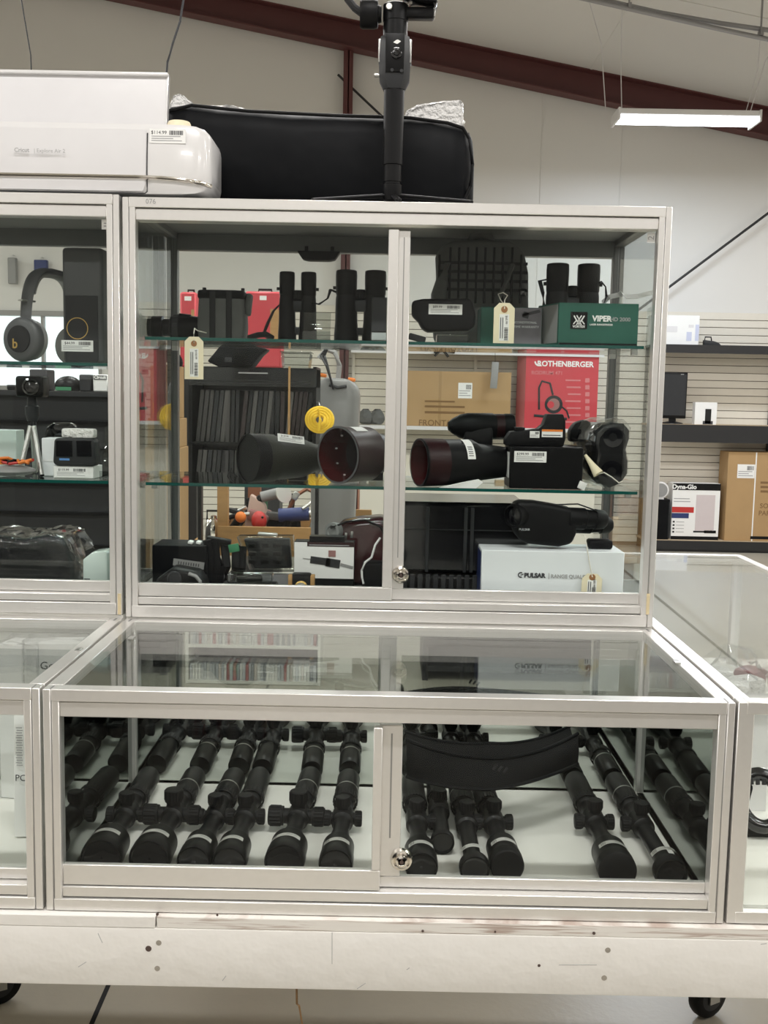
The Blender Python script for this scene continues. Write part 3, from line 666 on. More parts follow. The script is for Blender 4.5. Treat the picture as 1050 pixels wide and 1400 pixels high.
# black gun bag
def bag():
    t = thing('gear_bag', 'long limp black zipped nylon bag lying on top of the case', 'bag', (.35, .745, ZT))
    outline_top = [(229, 150), (236, 145), (262, 142), (300, 148), (340, 151), (400, 155), (460, 157), (520, 159), (560, 160), (590, 163), (615, 168), (632, 173), (641, 184), (646, 205), (648, 225), (645, 250), (638, 270), (632, 277)]
    yc = .715; n = 18; rings = []
    for i, (px, py) in enumerate(outline_top):
        p = at(px, py, yc); th = .085 if 0 < i < len(outline_top)-1 else .05
        if px > 630: th = .085*max(.25, 1-((px-630)/19)**2*.8)
        if i >= 13: break
        top = p.z; bot = ZT+.0005
        r = []
        rr = random.Random(i)
        for j in range(n):
            a = 2*PI*j/n; cx, cz = math.cos(a), math.sin(a)
            e = .55; ux = math.copysign(abs(cx)**e, cx); uz = math.copysign(abs(cz)**e, cz)
            wob = rr.uniform(-.004, .004)
            r.append((p.x, yc+.03+ux*(th*.85+wob), (top+bot)/2+uz*(top-bot)/2))
        rings.append(r)
    for px, py, s_ in ((640, 178, .9), (645, 190, .78), (648, 215, .55)):
        p = at(px, 226, yc); top = at(px, py, yc).z; bot = ZT+.0005; r = []
        for j in range(n):
            a = 2*PI*j/n; cx, cz = math.cos(a), math.sin(a); e = .55
            ux = math.copysign(abs(cx)**e, cx); uz = math.copysign(abs(cz)**e, cz)
            lo = bot + (1-s_)*.03
            r.append((p.x, yc+.03+ux*.085*s_*.7, (top+lo)/2+uz*(top-lo)/2))
        rings.append(r)
    bd = MB().loft(rings).build('body', 'fabric', t, smooth=70)
    yfb = yc-.052
    pip = [at(px, py, yc-.03) for px, py in ((229, 152), (262, 144), (340, 152), (460, 158), (560, 161), (612, 168), (633, 175), (642, 190), (646, 225), (643, 255), (634, 276))]
    MB().tubepath(pip, .0035, 8).build('piping', 'rubber', t)
    MB().tubepath([q+Vector((0, .035, .003)) for q in pip], .0028, 6, 1).build('zipper', 'gloss', t)
    b = MB(); q = at(633, 172, yc-.02); b.obox(q+Vector((0, 0, .004)), (.006, .004, .012), (0, .4, 0), .001); b.build('zipper_pull', 'steel', t)
    return t
bag()
# bubble-wrapped parcels behind the bag
def blob(name, mtl, c, rx, ry, rz, parent, seed, amp=.18, u=20, v=12, flat=True):
    rnd = random.Random(seed); b = MB(); b.sph(c, rx, ry, rz, u, v)
    for q in b.bm.verts:
        d = q.co-Vector(c); q.co = Vector(c)+d*(1+rnd.uniform(-amp, amp))
    if flat:
        lo = c[2]-rz*.8
        for q in b.bm.verts: q.co.z = max(q.co.z, lo)
    return b.build(name, mtl, parent, smooth=25)
def parcel(label, pts, y0, y1, seed):
    lo = ZT; P_ = [at(px, py, y0) for px, py in pts]
    c = P_[0]; t = thing('bubble_wrap_parcel', label, 'parcel', (sum(p.x for p in P_)/len(P_), (y0+y1)/2, lo))
    rnd = random.Random(seed)
    outline = [(P_[0].x, lo+.001)] + [(p.x, p.z) for p in P_] + [(P_[-1].x, lo+.001)]
    b = MB(); b.prism(outline, y0, y1, .006, 2)
    bmesh.ops.subdivide_edges(b.bm, edges=list(b.bm.edges), cuts=2, use_grid_fill=True)
    for q in b.bm.verts:
        if q.co.z > lo+.01: q.co += Vector((rnd.uniform(-.002, .002), rnd.uniform(-.003, .003), rnd.uniform(-.0015, .0015)))
    b.build('wrapping', 'bubble', t, smooth=20)
    b = MB(); x0 = min(p.x for p in P_)+.01; x1 = max(p.x for p in P_)-.01
    b.box(x0, x1, y0-.002, y0-.0005, lo+.04, lo+.06); b.build('tape', 'wrap', t)
parcel('bubble-wrapped parcel standing behind the right half of the black bag', [(552, 162), (556, 150), (572, 143), (596, 138), (632, 136), (635, 168)], .835, .872, 4)
parcel('white wrapped bundle peeking up behind left end of the black bag', [(231, 142), (238, 129), (246, 127), (268, 143), (300, 144), (310, 142), (336, 148)], .835, .872, 9)
# camera gimbal on its tripod foot
def gimbal():
    Y = .56; k = sc(Y); c = at(536, 274, Y); x = c.x
    t = thing('camera_gimbal', 'black handheld camera stabiliser standing on tripod legs on the case', 'camera stabiliser', (x, Y, ZT))
    z = lambda py: at(536, py, Y).z
    X = lambda px, py=100: at(px, py, Y).x
    for dx, dy in ((-.145, -.035), (.145, -.045), (.012, -.055)):
        h = Vector((x, Y, ZT+.022)); e = Vector((x+dx, Y+dy, ZT+.004)); b = MB()
        b.tubepath([h+(e-h)*u for u in (.08, .4, .7, 1)], .0062, 10, .65); b.sph(e, .006, .006, .004, 10, 6); b.build('leg', 'black', t)
    MB().lathe((x, Y, ZT+.008), (0, 0, 1), [(0, .008), (.004, .016), (.016, .018), (.032, .018), (.034, .015), (.038, .015)], 26).build('leg_hub', 'black', t)
    zt_ = z(122); MB().lathe((x, Y, ZT+.046), (0, 0, 1), [(0, .0165), (.03, .0165), (.031, .0185), (zt_-ZT-.046, .0192)], 24).build('grip', 'black', t)
    # control head
    b = MB(); zb_, z1, z2 = z(124), z(110), z(58)
    def rr(hw, hd, zz, yy=0): return [(x+a*hw, Y+yy+c_*hd, zz) for a, c_ in ((-1, -.4), (-.6, -1), (.6, -1), (1, -.4), (1, .7), (.6, 1), (-.6, 1), (-1, .7))]
    b.loft([rr(.019, .019, zb_), rr(.028, .024, z1), rr(.030, .025, z(80)), rr(.029, .024, z2), rr(.026, .022, z(52))]); hd = b.build('control_head', 'charcoal', t)
    yf = Y-.0255
    b = MB(); b.prism([(x-.017, z(104)), (x+.017, z(104)), (x+.018, z(52)), (x-.018, z(52))], yf-.0012, yf+.004, .001); fp = b.build('control_panel', 'black', t)
    MB().lathe((x+.003, yf-.001, z(79)), (0, -1, 0), [(0, .0105), (.003, .0105), (.004, .008), (.004, .006), (.007, .005), (.0075, 0)], 24).build('joystick', 'gloss', fp)
    for px, py in ((536, 96), (549, 97)):
        p = at(px, py, yf); MB().lathe((p.x, yf-.001, p.z), (0, -1, 0), [(0, .0035), (.0015, .003)], 14).build('button', 'charcoal', fp)
    p = at(543, 57, yf-.002); b = MB(); b.prism([(p.x-.007, p.z-.001), (p.x-.001, p.z-.0035), (p.x+.001, p.z-.0035), (p.x+.007, p.z+.001), (p.x+.001, p.z+.004), (p.x-.002, p.z+.003)], yf-.0018, yf-.0012); b.build('maker_mark', 'paper', fp)
    for s_ in (-1, 1):
        b = MB(); b.box(x+s_*.0285-.0022, x+s_*.0285+.0022, Y-.012, Y+.012, z(88), z(56), bev=.001); b.build('side_rail', 'steel', hd)
    p = at(512, 103, Y); MB().cyl((x-.024, Y, p.z), (p.x, Y, p.z), .0035).build('side_screw', 'steel', t)
    MB().lathe((x, Y, z(54)), (0, 0, 1), [(0, .0225), (.03, .0225), (.031, .0235), (z(8)-z(54), .0235), (z(8)-z(54)+.002, .021)], 28).build('pan_motor', 'black', t)
    zc = z(20); MB().lathe((X(516), Y, zc), (-1, 0, 0), [(-.006, .014), (0, .016), (.001, .024), (.008, .026), (.030, .026), (.034, .023)], 28).build('roll_motor', 'rubber', t)
    p = at(532, 9, Y-.024); MB().lathe((p.x, Y-.020, p.z), (0, -1, 0), [(0, .006), (.007, .006), (.008, .005)], 16).build('lock_knob', 'steel', t)
    b = MB(); b.tubepath([(X(495), Y, z(20)), (X(484), Y, z(12)), (X(474), Y, z(0)), (X(468), Y, z(-18)), (X(466), Y, z(-45))], .010, 10, .7); b.build('roll_arm', 'charcoal', t)
    b = MB(); p0, p1 = X(549), X(591); b.box(p0, p1, Y-.012, Y+.012, z(26), z(11), bev=.003); b.m(1).box(p1, p1+.003, Y-.009, Y+.009, z(24), z(13), bev=.001); b.build('tilt_arm', ['black', 'steel'], t)
    b = MB(); b.obox((X(577), Y, z(-2)), (.052, .06, .026), (0, .12, 0), .004); b.obox((X(560), Y-.02, z(-1)), (.03, .04, .018), (0, .1, 0), .003); b.box(X(583), X(591), Y-.006, Y+.006, z(14), z(2)); b.build('camera_plate', 'gloss', t)
gimbal()
# ================================================================== TOP SHELF OF THE MAIN CASE
Z1 = SH1+.0004; Z2 = SH2+.0004; Z0 = FLU+.0004
def P(px, py, Y): return at(px, py, Y)
# monocular on its side
def monocular():
    Y = .70; a, b_ = at(203, 440, Y), at(285, 440, Y)
    t = thing('monocular', 'black knobbly monocular lying at the left end of the top glass shelf', 'monocular', ((a.x+b_.x)/2, Y, Z1))
    r = .0255; zc = Z1+r
    MB().lathe((a.x+.045, Y, zc), (1, 0, 0), [(0, .019), (.002, .023), (.02, r), (.05, r*.96), (.07, r*.9), (.078, .021), (.078, .018)], 26).build('body', 'rubber', t)
    MB().lathe((a.x, Y, zc), (1, 0, 0), [(0, .018), (.001, .0225), (.030, .0235), (.032, .018), (.05, .017)], 24).build('eyecup', 'black', t)
    b = MB(); b.lathe((a.x+.052, Y, zc), (1, 0, 0), [(0, .0258), (.012, .0258)], 26)
    for i in range(20): q = 2*PI*i/20; b.cyl((a.x+.053, Y+math.cos(q)*.0258, zc+math.sin(q)*.0258), (a.x+.063, Y+math.cos(q)*.0258, zc+math.sin(q)*.0258), .0018, n=5)
    b.build('focus_ring', 'charcoal', t)
    MB().obox((a.x+.075, Y, zc+r-.001), (.025, .014, .008), (0, .1, 0), .002).build('knob', 'rubber', t)
monocular()
def bino_case():
    Y = .70; x0, x1 = at(274, 400, Y).x, at(336, 400, Y).x; z1 = at(300, 397, Y).z
    t = thing('binocular_case', 'black padded binocular case with vertical straps, standing on top shelf', 'case', ((x0+x1)/2, Y, Z1))
    b = MB(); b.prism([(x0, Z1), (x1, Z1), (x1+.002, Z1+.03), (x1-.001, z1-.012), (x1-.01, z1-.001), (x0+.01, z1-.001), (x0+.001, z1-.012), (x0-.002, Z1+.03)], Y-.03, Y+.035, .008, 3); b.build('body', 'pack', t)
    b = MB(); b.box(x0-.001, x1+.001, Y-.032, Y+.037, z1-.02, z1-.002, bev=.005); b.build('lid', 'fabric', t)
    for u in (.32, .68):
        x = x0+(x1-x0)*u; MB().box(x-.006, x+.006, Y-.0325, Y-.0295, Z1+.004, z1-.003, bev=.001).build('strap', 'webbing', t)
    for x in (x0+.008, x1-.006): B('strap_loop', 'webbing', t, x-.003, x+.003, Y-.004, Y+.006, z1-.004, z1+.005)
    b = MB(); b.obox((x1+.006, Y, z1-.028), (.012, .03, .045), (0, .1, 0), .005); b.build('side_pocket', 'pack', t)
    tag(MB().tubepath([(x1+.012, Y-.035, Z1+.006), (x1+.03, Y-.04, Z1+.012), (x1+.045, Y-.03, Z1+.014), (x1+.055, Y-.02, Z1+.008)], .010, 10, .6).build('neck_strap', 'webbing'), 'bundled black neck strap beside the padded case on the top shelf', 'strap')
bino_case()
def bino(label, cx, Y, hw, z1, rt, rb, z0=Z1, eye=True, strap=None, yaw=0.0, gap=None):
    """pair of binoculars standing upright"""
    t = thing('binoculars', label, 'binoculars', (cx, Y, z0), 'binoculars on the top shelf')
    H = z1-z0; off = hw-rt
    for s_ in (-1, 1):
        c = Vector((cx+s_*off, Y+s_*yaw*off, z0)); xo = Vector((s_*(rt-rb)*.5, 0, 0))
        MB().lathe(c+xo, Vector((-xo.x*1.2, 0, H)), [(0, rb), (.004, rb*1.03), (H*.12, rb*1.03), (H*.30, rb*.94), (H*.48, rb*.92), (H*.62, rt*.98), (H*.68, rt*.90)], 26).build('barrel', 'rubber', t)
        MB().lathe(c+Vector((0, 0, H*.66)), (0, 0, 1), [(0, rt*.92), (H*.02, rt*.97), (H*.27, rt), (H*.33, rt*.97), (H*.34, rt*.84), (H*.325, rt*.8)], 26).build('eyecup' if eye else 'objective_bell', 'black', t)
        MB().lathe(c+Vector((0, 0, H*.985)), (0, 0, 1), [(0, rt*.8), (.001, 0)], 20).build('lens', 'lens', t)
    b = MB(); b.box(cx-off, cx+off, Y-rb*.5, Y+rb*.5, z0+H*.44, z0+H*.60, bev=.004); b.box(cx-off, cx+off, Y-rb*.45, Y+rb*.45, z0+H*.12, z0+H*.22, bev=.003); b.build('bridge', 'charcoal', t)
    b = MB(); b.lathe((cx, Y-.002, z0+H*.60), (0, 0, 1), [(0, .009), (.002, .011), (H*.13, .011), (H*.14, .009)], 20)
    for i in range(16): q = 2*PI*i/16; b.cyl((cx+math.cos(q)*.011, Y-.002+math.sin(q)*.011, z0+H*.62), (cx+math.cos(q)*.011, Y-.002+math.sin(q)*.011, z0+H*.71), .0013, n=5)
    b.build('focus_wheel', 'rubber', t)
    for s_ in (-1, 1): B('strap_lug', 'black', t, cx+s_*(hw+.001)-.004, cx+s_*(hw+.001)+.004, Y-.004, Y+.004, z0+H*.74, z0+H*.78)
    if strap: MB().tubepath(strap, .0045, 8, .35).build('strap', 'webbing', t)
    return t
YB = .70; k = sc(YB)
c = at(407, 420, YB); bino('slim black binoculars with upright eyecups, left pair on the top shelf', c.x, YB, 25*k, at(407, 372, YB).z, 10.5*k, 12*k,
     strap=[at(384, 415, YB), at(374, 425, YB), at(366, 442, YB-.02), at(360, 458, YB-.03)])
c = at(493, 420, YB); bino('bulky black binoculars behind the card holder, middle of the top shelf', c.x, YB, 34*k, at(493, 370, YB).z, 14.5*k, 16*k,
     strap=[at(461, 400, YB), at(452, 396, YB-.02), at(448, 408, YB-.03), at(436, 416, YB-.03), at(428, 414, YB-.01)])
c = at(782, 420, YB); bino('big black binoculars standing behind the green box on the top shelf', c.x, YB, 36*k, at(782, 361, YB).z, 15.2*k, 16.5*k, eye=False,
     strap=[at(748, 382, YB), at(738, 384, YB-.02), at(742, 400, YB-.03), at(744, 420, YB-.04), at(742, 440, YB-.04), at(748, 455, YB-.05)])
MB().tubepath([at(817, 388, YB), at(822, 385, YB-.02), at(828, 392, YB-.02), at(829, 405, YB-.02), at(826, 414, YB-.02)], .0028, 8, .5).build('strap', 'webbing', bpy.data.objects['binoculars.002'])
def sign_holder(name, label, px0, py0, px1, Y, z0, lean=.0, card=None, group=None):
    k = sc(Y); a = at(px0, py0, Y); b_ = at(px1, py0, Y); h = a.z-z0
    t = thing(name, label, 'display stand', ((a.x+b_.x)/2, Y, z0), group)
    MB().obox(((a.x+b_.x)/2, Y+h*.12, z0+h/2), (b_.x-a.x, .003, h), (-.22, 0, 0), .0008).build('upright', 'acrylic', t)
    MB().box(a.x, b_.x, Y-.02, Y+.03, z0, z0+.003).build('foot', 'acrylic', t)
    MB().box(a.x, b_.x, Y-.02, Y-.017, z0+.003, z0+.017).build('lip', 'acrylic', t)
    if card:
        for nm, m_, u0, u1 in card: MB().obox(((a.x+b_.x)/2, Y+h*(.12)-.004+.22*h*((u0+u1)/2-.5), z0+h*(u0+u1)/2), ((b_.x-a.x)*.9, .001, h*(u1-u0)), (-.22, 0, 0)).build(nm, m_, t)
    return t
sign_holder('acrylic_stand', 'clear acrylic stand in front of the slim binoculars on top shelf', 415, 426, 452, .60, Z1, group='acrylic display stands')
sign_holder('card_holder', 'small holder with a dark card and white label beside the door edge', 508, 404, 530, .60, Z1, card=[('dark_card', 'charcoal', .22, .98), ('white_label', 'wbox', .03, .2)], group='acrylic display stands')
# rangefinder
def rangefinder():
    Y = .60; k = sc(Y)
    t = thing('rangefinder', 'compact black rangefinder with white price label propped on a stand', 'rangefinder', (at(606, 440, Y).x, Y, Z1))
    o = [(563, 412), (578, 409), (640, 408), (646, 412), (650, 432), (649, 447), (640, 453), (585, 454), (577, 450), (572, 440), (563, 431)]
    pts = [(at(a, c_, Y).x, at(a, c_, Y).z) for a, c_ in o]
    MB().prism(list(reversed(pts)), Y-.012, Y+.032, .006, 3).build('body', 'rubber', t)
    q = at(609, 423, Y-.0125); sticker(t, (q.x, Y-.0128, q.z), 45*k, 13.5*k, '$89.99', seed=5)
    a, c_ = at(597, 455, Y), at(639, 467, Y)
    MB().box(a.x, c_.x, Y-.025, Y+.03, Z1, Z1+.016, bev=.001).build('stand', 'acrylic', t)
    MB().obox((at(570, 459, Y).x, Y-.01, Z1+.008), (.034, .02, .012), (0, .25, 0), .003).build('wrist_strap', 'webbing', t)
rangefinder()
# small star ended cord tucked behind the door stile, and a backpack
def backpack():
    Y = .79
    t = thing('backpack', 'charcoal backpack covered in vertical webbing straps, standing on top shelf', 'backpack', (at(657, 440, Y).x, Y, Z1))
    o = [(594, 470), (590, 425), (590, 400), (597, 380), (596, 350), (603, 337), (620, 331), (655, 329), (694, 331), (708, 337), (716, 350), (721, 375), (721, 420), (719, 470)]
    pts = []
    for a, c_ in o:
        q = at(a, c_, Y); pts.append((q.x, max(q.z, Z1)))
    MB().prism(list(reversed(pts)), Y-.028, Y+.045, .014, 3).build('body', 'pack', t)
    for i, px in enumerate((601, 616, 628, 640, 652, 664, 676, 688, 701, 713)):
        a, c_ = at(px, 338 + (10 if px < 610 or px > 706 else 0), Y-.03), at(px, 415, Y-.03)
        MB().box(a.x-.0026, a.x+.0026, Y-.032, Y-.027, c_.z, a.z, bev=.001, seg=1).build('webbing_strap', 'black', t)
    for py in (361, 373, 385, 397):
        a, c_ = at(599, py, Y), at(719, py, Y); B('cross_strap', 'webbing', t, a.x, c_.x, Y-.0305, Y-.0275, a.z-.003, a.z+.003)
    q = at(658, 326, Y); MB().tubepath([(q.x-.022, Y, q.z-.006), (q.x-.018, Y, q.z+.004), (q.x, Y, q.z+.008), (q.x+.018, Y, q.z+.004), (q.x+.022, Y, q.z-.006)], .006, 10, 1.4).build('grab_handle', 'pack', t)
    for a, c_, s_ in (((612, 360), (602, 408), -1), ((700, 362), (678, 415), 1)):
        p0, p1 = at(*a, Y-.034), at(*c_, Y-.036); MB().tubepath([p0, (p0+p1)/2+Vector((.003*s_, -.004, 0)), p1], .011, 10, .45).build('shoulder_strap', 'pack', t)
    q = at(712, 402, Y); MB().obox((q.x, Y-.034, q.z), (.012, .006, .016), (0, 0, 0), .002).build('buckle', 'gloss', t)
backpack()
def box3(x0, x1, y0, y1, z0, z1, name, m, parent, bev=.0015): return MB().box(x0, x1, y0, y1, z0, z1, bev=bev, seg=1).build(name, m, parent)
# green/photo box with tag
def photobox():
    Y = .625; x0, x1 = at(657, 440, Y).x, at(741, 440, Y).x; z1 = at(700, 420, Y).z
    t = thing('picture_box', 'green carton with a dark rifle photo on its front, behind price tag', 'box', ((x0+x1)/2, Y+.03, Z1))
    bd = box3(x0, x1, Y, Y+.07, Z1, z1, 'carton', 'viper', t)
    xm = at(676, 440, Y).x
    ph = MB().box(xm, x1-.001, Y-.001, Y-.0003, Z1+.001, z1-.001).build('photo_print', 'photo', bd)
    b = MB(); T = at(722, 428, Y-.0015); b.obox((T.x+.006, Y-.0015, T.z), (.036, .0005, .006), (0, -.25, 0)); b.obox((T.x-.004, Y-.0015, T.z-.004), (.012, .0005, .012), (0, .3, 0)); b.build('rifle_print', 'ink', bd)
    for k_, (s_, py) in enumerate((('UNCONDITIONAL', 441), ('LIFETIME WARRANTY', 447))):
        lettering(bd, s_, .0062, at(716, py, Y-.0015), 'wbox')
photobox()
pricetag(675, 415, 703, 468.5, .572, 'manila price tag standing in front of the green picture carton', [(690, 410, .575), (694, 404, .58), (688, 400, .59), (681, 402, .6), (685, 411, .60), (694, 422, .615)], 2)
# green riflescope box
def viperbox():
    Y = .575; t = thing('scope_box', 'dark green box with VIPER in white lettering, right end of top shelf', 'box', (at(812, 450, Y).x, Y+.05, Z1))
    x0, x1 = at(764, 440, Y).x, at(872.5, 440, Y).x; z1 = at(815, 414.5, Y).z
    T = Matrix.Translation((x0, Y, 0)) @ Matrix.Rotation(.0, 4, 'Z')
    b = MB(); xl = at(751, 440, Y+.07).x
    b.loft([[(x0, Y, Z1), (x1, Y, Z1), (x1-.01, Y+.10, Z1), (x0-.028, Y+.085, Z1)], [(x0, Y, z1), (x1, Y, z1), (x1-.01, Y+.10, z1), (x0-.028, Y+.085, z1)]]); bd = b.build('carton', 'viper', t)
    b = MB(); b.loft([[(x0-.002, Y+.004, Z1+.004), (x0-.0275, Y+.083, Z1+.004), (x0-.028, Y+.083, Z1+.004), (x0-.0026, Y+.004, Z1+.004)], [(x0-.002, Y+.004, z1-.003), (x0-.0275, Y+.083, z1-.003), (x0-.028, Y+.083, z1-.003), (x0-.0026, Y+.004, z1-.003)]]); b.build('end_label', 'greyp', bd)
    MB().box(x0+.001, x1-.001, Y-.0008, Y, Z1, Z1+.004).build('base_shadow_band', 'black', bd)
    c = at(791.5, 438, Y-.001); k = sc(Y); h = 11.3*k
    lg = MB().box(c.x-h, c.x+h, Y-.0014, Y-.0004, c.z-h, c.z+h).build('logo_square', 'black', bd)
    b = MB(); yy = Y-.0022
    def stroke(a, d_, wd): 
        a, d_ = Vector((c.x+a[0]*h, yy, c.z+a[1]*h)), Vector((c.x+d_[0]*h, yy, c.z+d_[1]*h)); m_ = (a+d_)/2; v = d_-a
        b.obox(m_, (v.length, .0005, wd*h), (0, -math.atan2(v.z, v.x), 0))
    for s_ in (-1, 1):
        stroke((-.62*s_, .55), (.0*s_, -.48), .15); stroke((-.30*s_, .58), (.12*s_, -.05), .13); stroke((-.66*s_, -.45), (-.30*s_, .0), .13); stroke((-.30*s_, -.52), (.10*s_, -.02), .13)
    b.text('VORTEX', .0062, tf((c.x, yy, c.z-h*.74)), 'CENTER', .0002)
    b.build('emblem', 'paper', bd)
    lettering(bd, 'VIPER', .0148, at(823, 436, Y-.001), 'paper', bold=.0006)
    lettering(bd, 'HD 2000', .0105, at(848, 437, Y-.001), 'greyink', bold=.0001)
    lettering(bd, 'LASER RANGEFINDER', .0046, at(822, 444, Y-.001), 'paper', bold=.0001)
viperbox()
b = MB(); pp = [(824, 413), (833, 405), (846, 402), (850, 399), (855, 405), (872, 404), (893, 399)]
rows = []
for i, (px, py) in enumerate(pp):
    p = at(px, py, .70-.01*i); rows.append([p+Vector((0, -.012, -.006)), p+Vector((0, .012, .004)), p+Vector((0, .013, .003)), p+Vector((0, -.011, -.007))])
b.loft(rows); MBp = b
t = thing('folded_paper', 'crumpled strip of white paper behind the right end of the green box', 'paper', (at(850, 405, .68).x, .70, Z1+.01))
b.build('sheet', 'paper', t, smooth=10)
b = MB(); p0 = at(850, 403, .67); b.tubepath([p0+Vector((0, .003, -.004)), Vector((p0.x, .69, Z1+.02)), Vector((p0.x, .69, Z1+.0002))], .003, 6); b.build('crease_fold', 'paper', t)

# ================================================================== MIDDLE SHELF
def spotting():
    Y = .63; t = thing('spotting_scope', 'thick olive-black spotting scope with white label, left on the middle shelf', 'spotting scope', (at(390, 620, Y).x, Y, Z2))
    r = 33*sc(.60); p0 = Vector((at(341, 620, .60).x, .60, Z2+r)); d = Vector((.80, .60, -.02)).normalized(); L = .19
    MB().lathe(p0, d, [(0, r*.94), (.002, r), (.05, r), (.056, r*.93), (.12, r*.84), (.15, r*.62), (L, r*.55)], 36).build('body', 'olive', t)
    MB().lathe(p0-d*.004, d, [(0, r*.95), (0, r*1.01), (.028, r*1.02), (.03, r)], 36, cap=False).build('lens_hood', 'rubber', t)
    MB().lathe(p0-d*.001, d, [(0, 0), (0, r*.96)], 30, cap=False).build('front_lens', 'rubber', t)
    q = at(398, 600, .607); sticker(t, (q.x, q.y, q.z), 42*sc(.61), 11*sc(.61), '$129.99', (-.35, .12, .62), seed=6)
    MB().tubepath([at(316, 640, .58), at(311, 652, .575), at(320, 660, .57), at(324, 652, .565), at(315, 646, .565)], .0018, 6).build('cord_loop', 'black', t)
    MB().box(p0.x+.07, p0.x+.11, .66, .70, Z2, Z2+.012, bev=.003).build('foot', 'black', t)
spotting()
def nightscope(label, px, py, rpx, Y, d, L, dots, group='maroon night scopes', bm='maroon'):
    r = rpx*sc(Y); p0 = Vector((at(px, py, Y).x, Y, max(at(px, py, Y).z, Z2+r*1.0)))
    p0.z = Z2+r; d = Vector(d).normalized()
    t = thing('night_scope', label, 'night scope', (p0.x, Y, Z2), group)
    bd = MB().lathe(p0, d, [(0, r*.93), (.001, r), (.004, r), (.006, r*.975), (L*.55, r*.96), (L*.62, r*.80), (L, r*.62)], 44, cap=False).build('body', bm, t)
    MB().lathe(p0, d, [(0, r*.93), (.03, r*.90), (.075, r*.86)], 44, cap=False).build('bore', 'maroonin', t)
    MB().lathe(p0+d*.075, d, [(0, r*.87), (.001, r*.3), (.002, 0)], 36, cap=False).build('lens', 'lens', t)
    MB().lathe(p0-d*.0006, d, [(0, r*.93), (0, r*1.0)], 44, cap=False).build('front_rim', 'charcoal' if not dots else 'slate', t)
    MB().lathe(p0+d*L*.98, d, [(0, r*.62), (.02, r*.62), (.021, r*.5), (.021, 0)], 30, cap=False).build('rear_cap', 'black', t)
    x, y, _ = frame(d)
    if dots:
        b = MB()
        for i in range(10):
            a = 2*PI*i/10+.2; q = p0+d*.045+(x*math.cos(a)+y*math.sin(a))*r*.86
            b.sph(q, .0028, .0028, .0020, 8, 6)
        b.build('glint_bead', 'wplast', t)  # white beads stand for lamp reflections in the lens
    return t, p0, d, r, x, y
t, p0, d, r, x, y = nightscope('maroon night scope with an open round mouth of white glint beads, left of door edge', 462, 620, 39.5, .60, (.66, .75, 0), .15, True)
MB().lathe(p0+d*.022, d, [(0, r*.985), (.034, r*.979)], 10, 1.72, 2.12).build('price_sticker', 'paper', t)
B('foot', 'black', t, p0.x+.06, p0.x+.09, .70, .73, Z2, Z2+.02)
t, p0, d, r, x, y = nightscope('long black and maroon night scope, right of the door edge on middle shelf', 573, 633, 33, .575, (.93, .36, .0), .20, False, bm='rubber')
MB().lathe(p0+d*.004, d, [(0, r*1.003), (.045, r*.985)], 44, cap=False).build('maroon_collar', 'maroon', t)
b = MB(); b.lathe(p0+d*.084, d, [(0, r*.980), (.017, r*.978)], 14, 1.75, 2.95); b.m(1)
for a_ in (2.35, 2.42, 2.50, 2.60, 2.68, 2.78): b.lathe(p0+d*.087, d, [(0, r*.984), (.010, r*.982)], 2, a_, a_+.035)
b.build('price_sticker', ['paper', 'ink'], t)
hp = Vector((at(640, 585, .715).x, .715, at(650, 583, .715).z)); hr = 18.5*sc(.715)
MB().lathe(hp, (1, .12, 0), [(-.042, hr*.30), (-.034, hr*.55), (-.018, hr*.86), (0, hr*.98), (.05, hr*1.0), (.055, hr*.93), (.075, hr*.93), (.077, hr*.98), (.094, hr*.98), (.096, hr*.8)], 32).build('eyepiece_tube', 'rubber', t)
MB().lathe(hp+Vector((.056, .007, 0)), (1, .12, 0), [(0, hr*.955), (.017, hr*.955)], 32, cap=False).build('trim_band', 'maroon', t)
MB().box(hp.x-.01, hp.x+.05, .69, .72, Z2+.03, hp.z, bev=.006).build('eyepiece_mount', 'black', t)
b = MB(); q0 = at(610, 664, .565)
b.loft([[at(600, 667, .562)+Vector((0, 0, .0005)), at(630, 660, .562), at(654, 656, .57), at(660, 660, .575), at(650, 668.5, .563)], [at(600, 667, .564)+Vector((0, 0, .001)), at(630, 659.5, .566), at(654, 655, .574), at(660, 659, .579), at(650, 668, .567)]])
o = b.build('paper_slip', 'paper'); tag(o, 'curled white paper slip lying under the long night scope', 'paper')
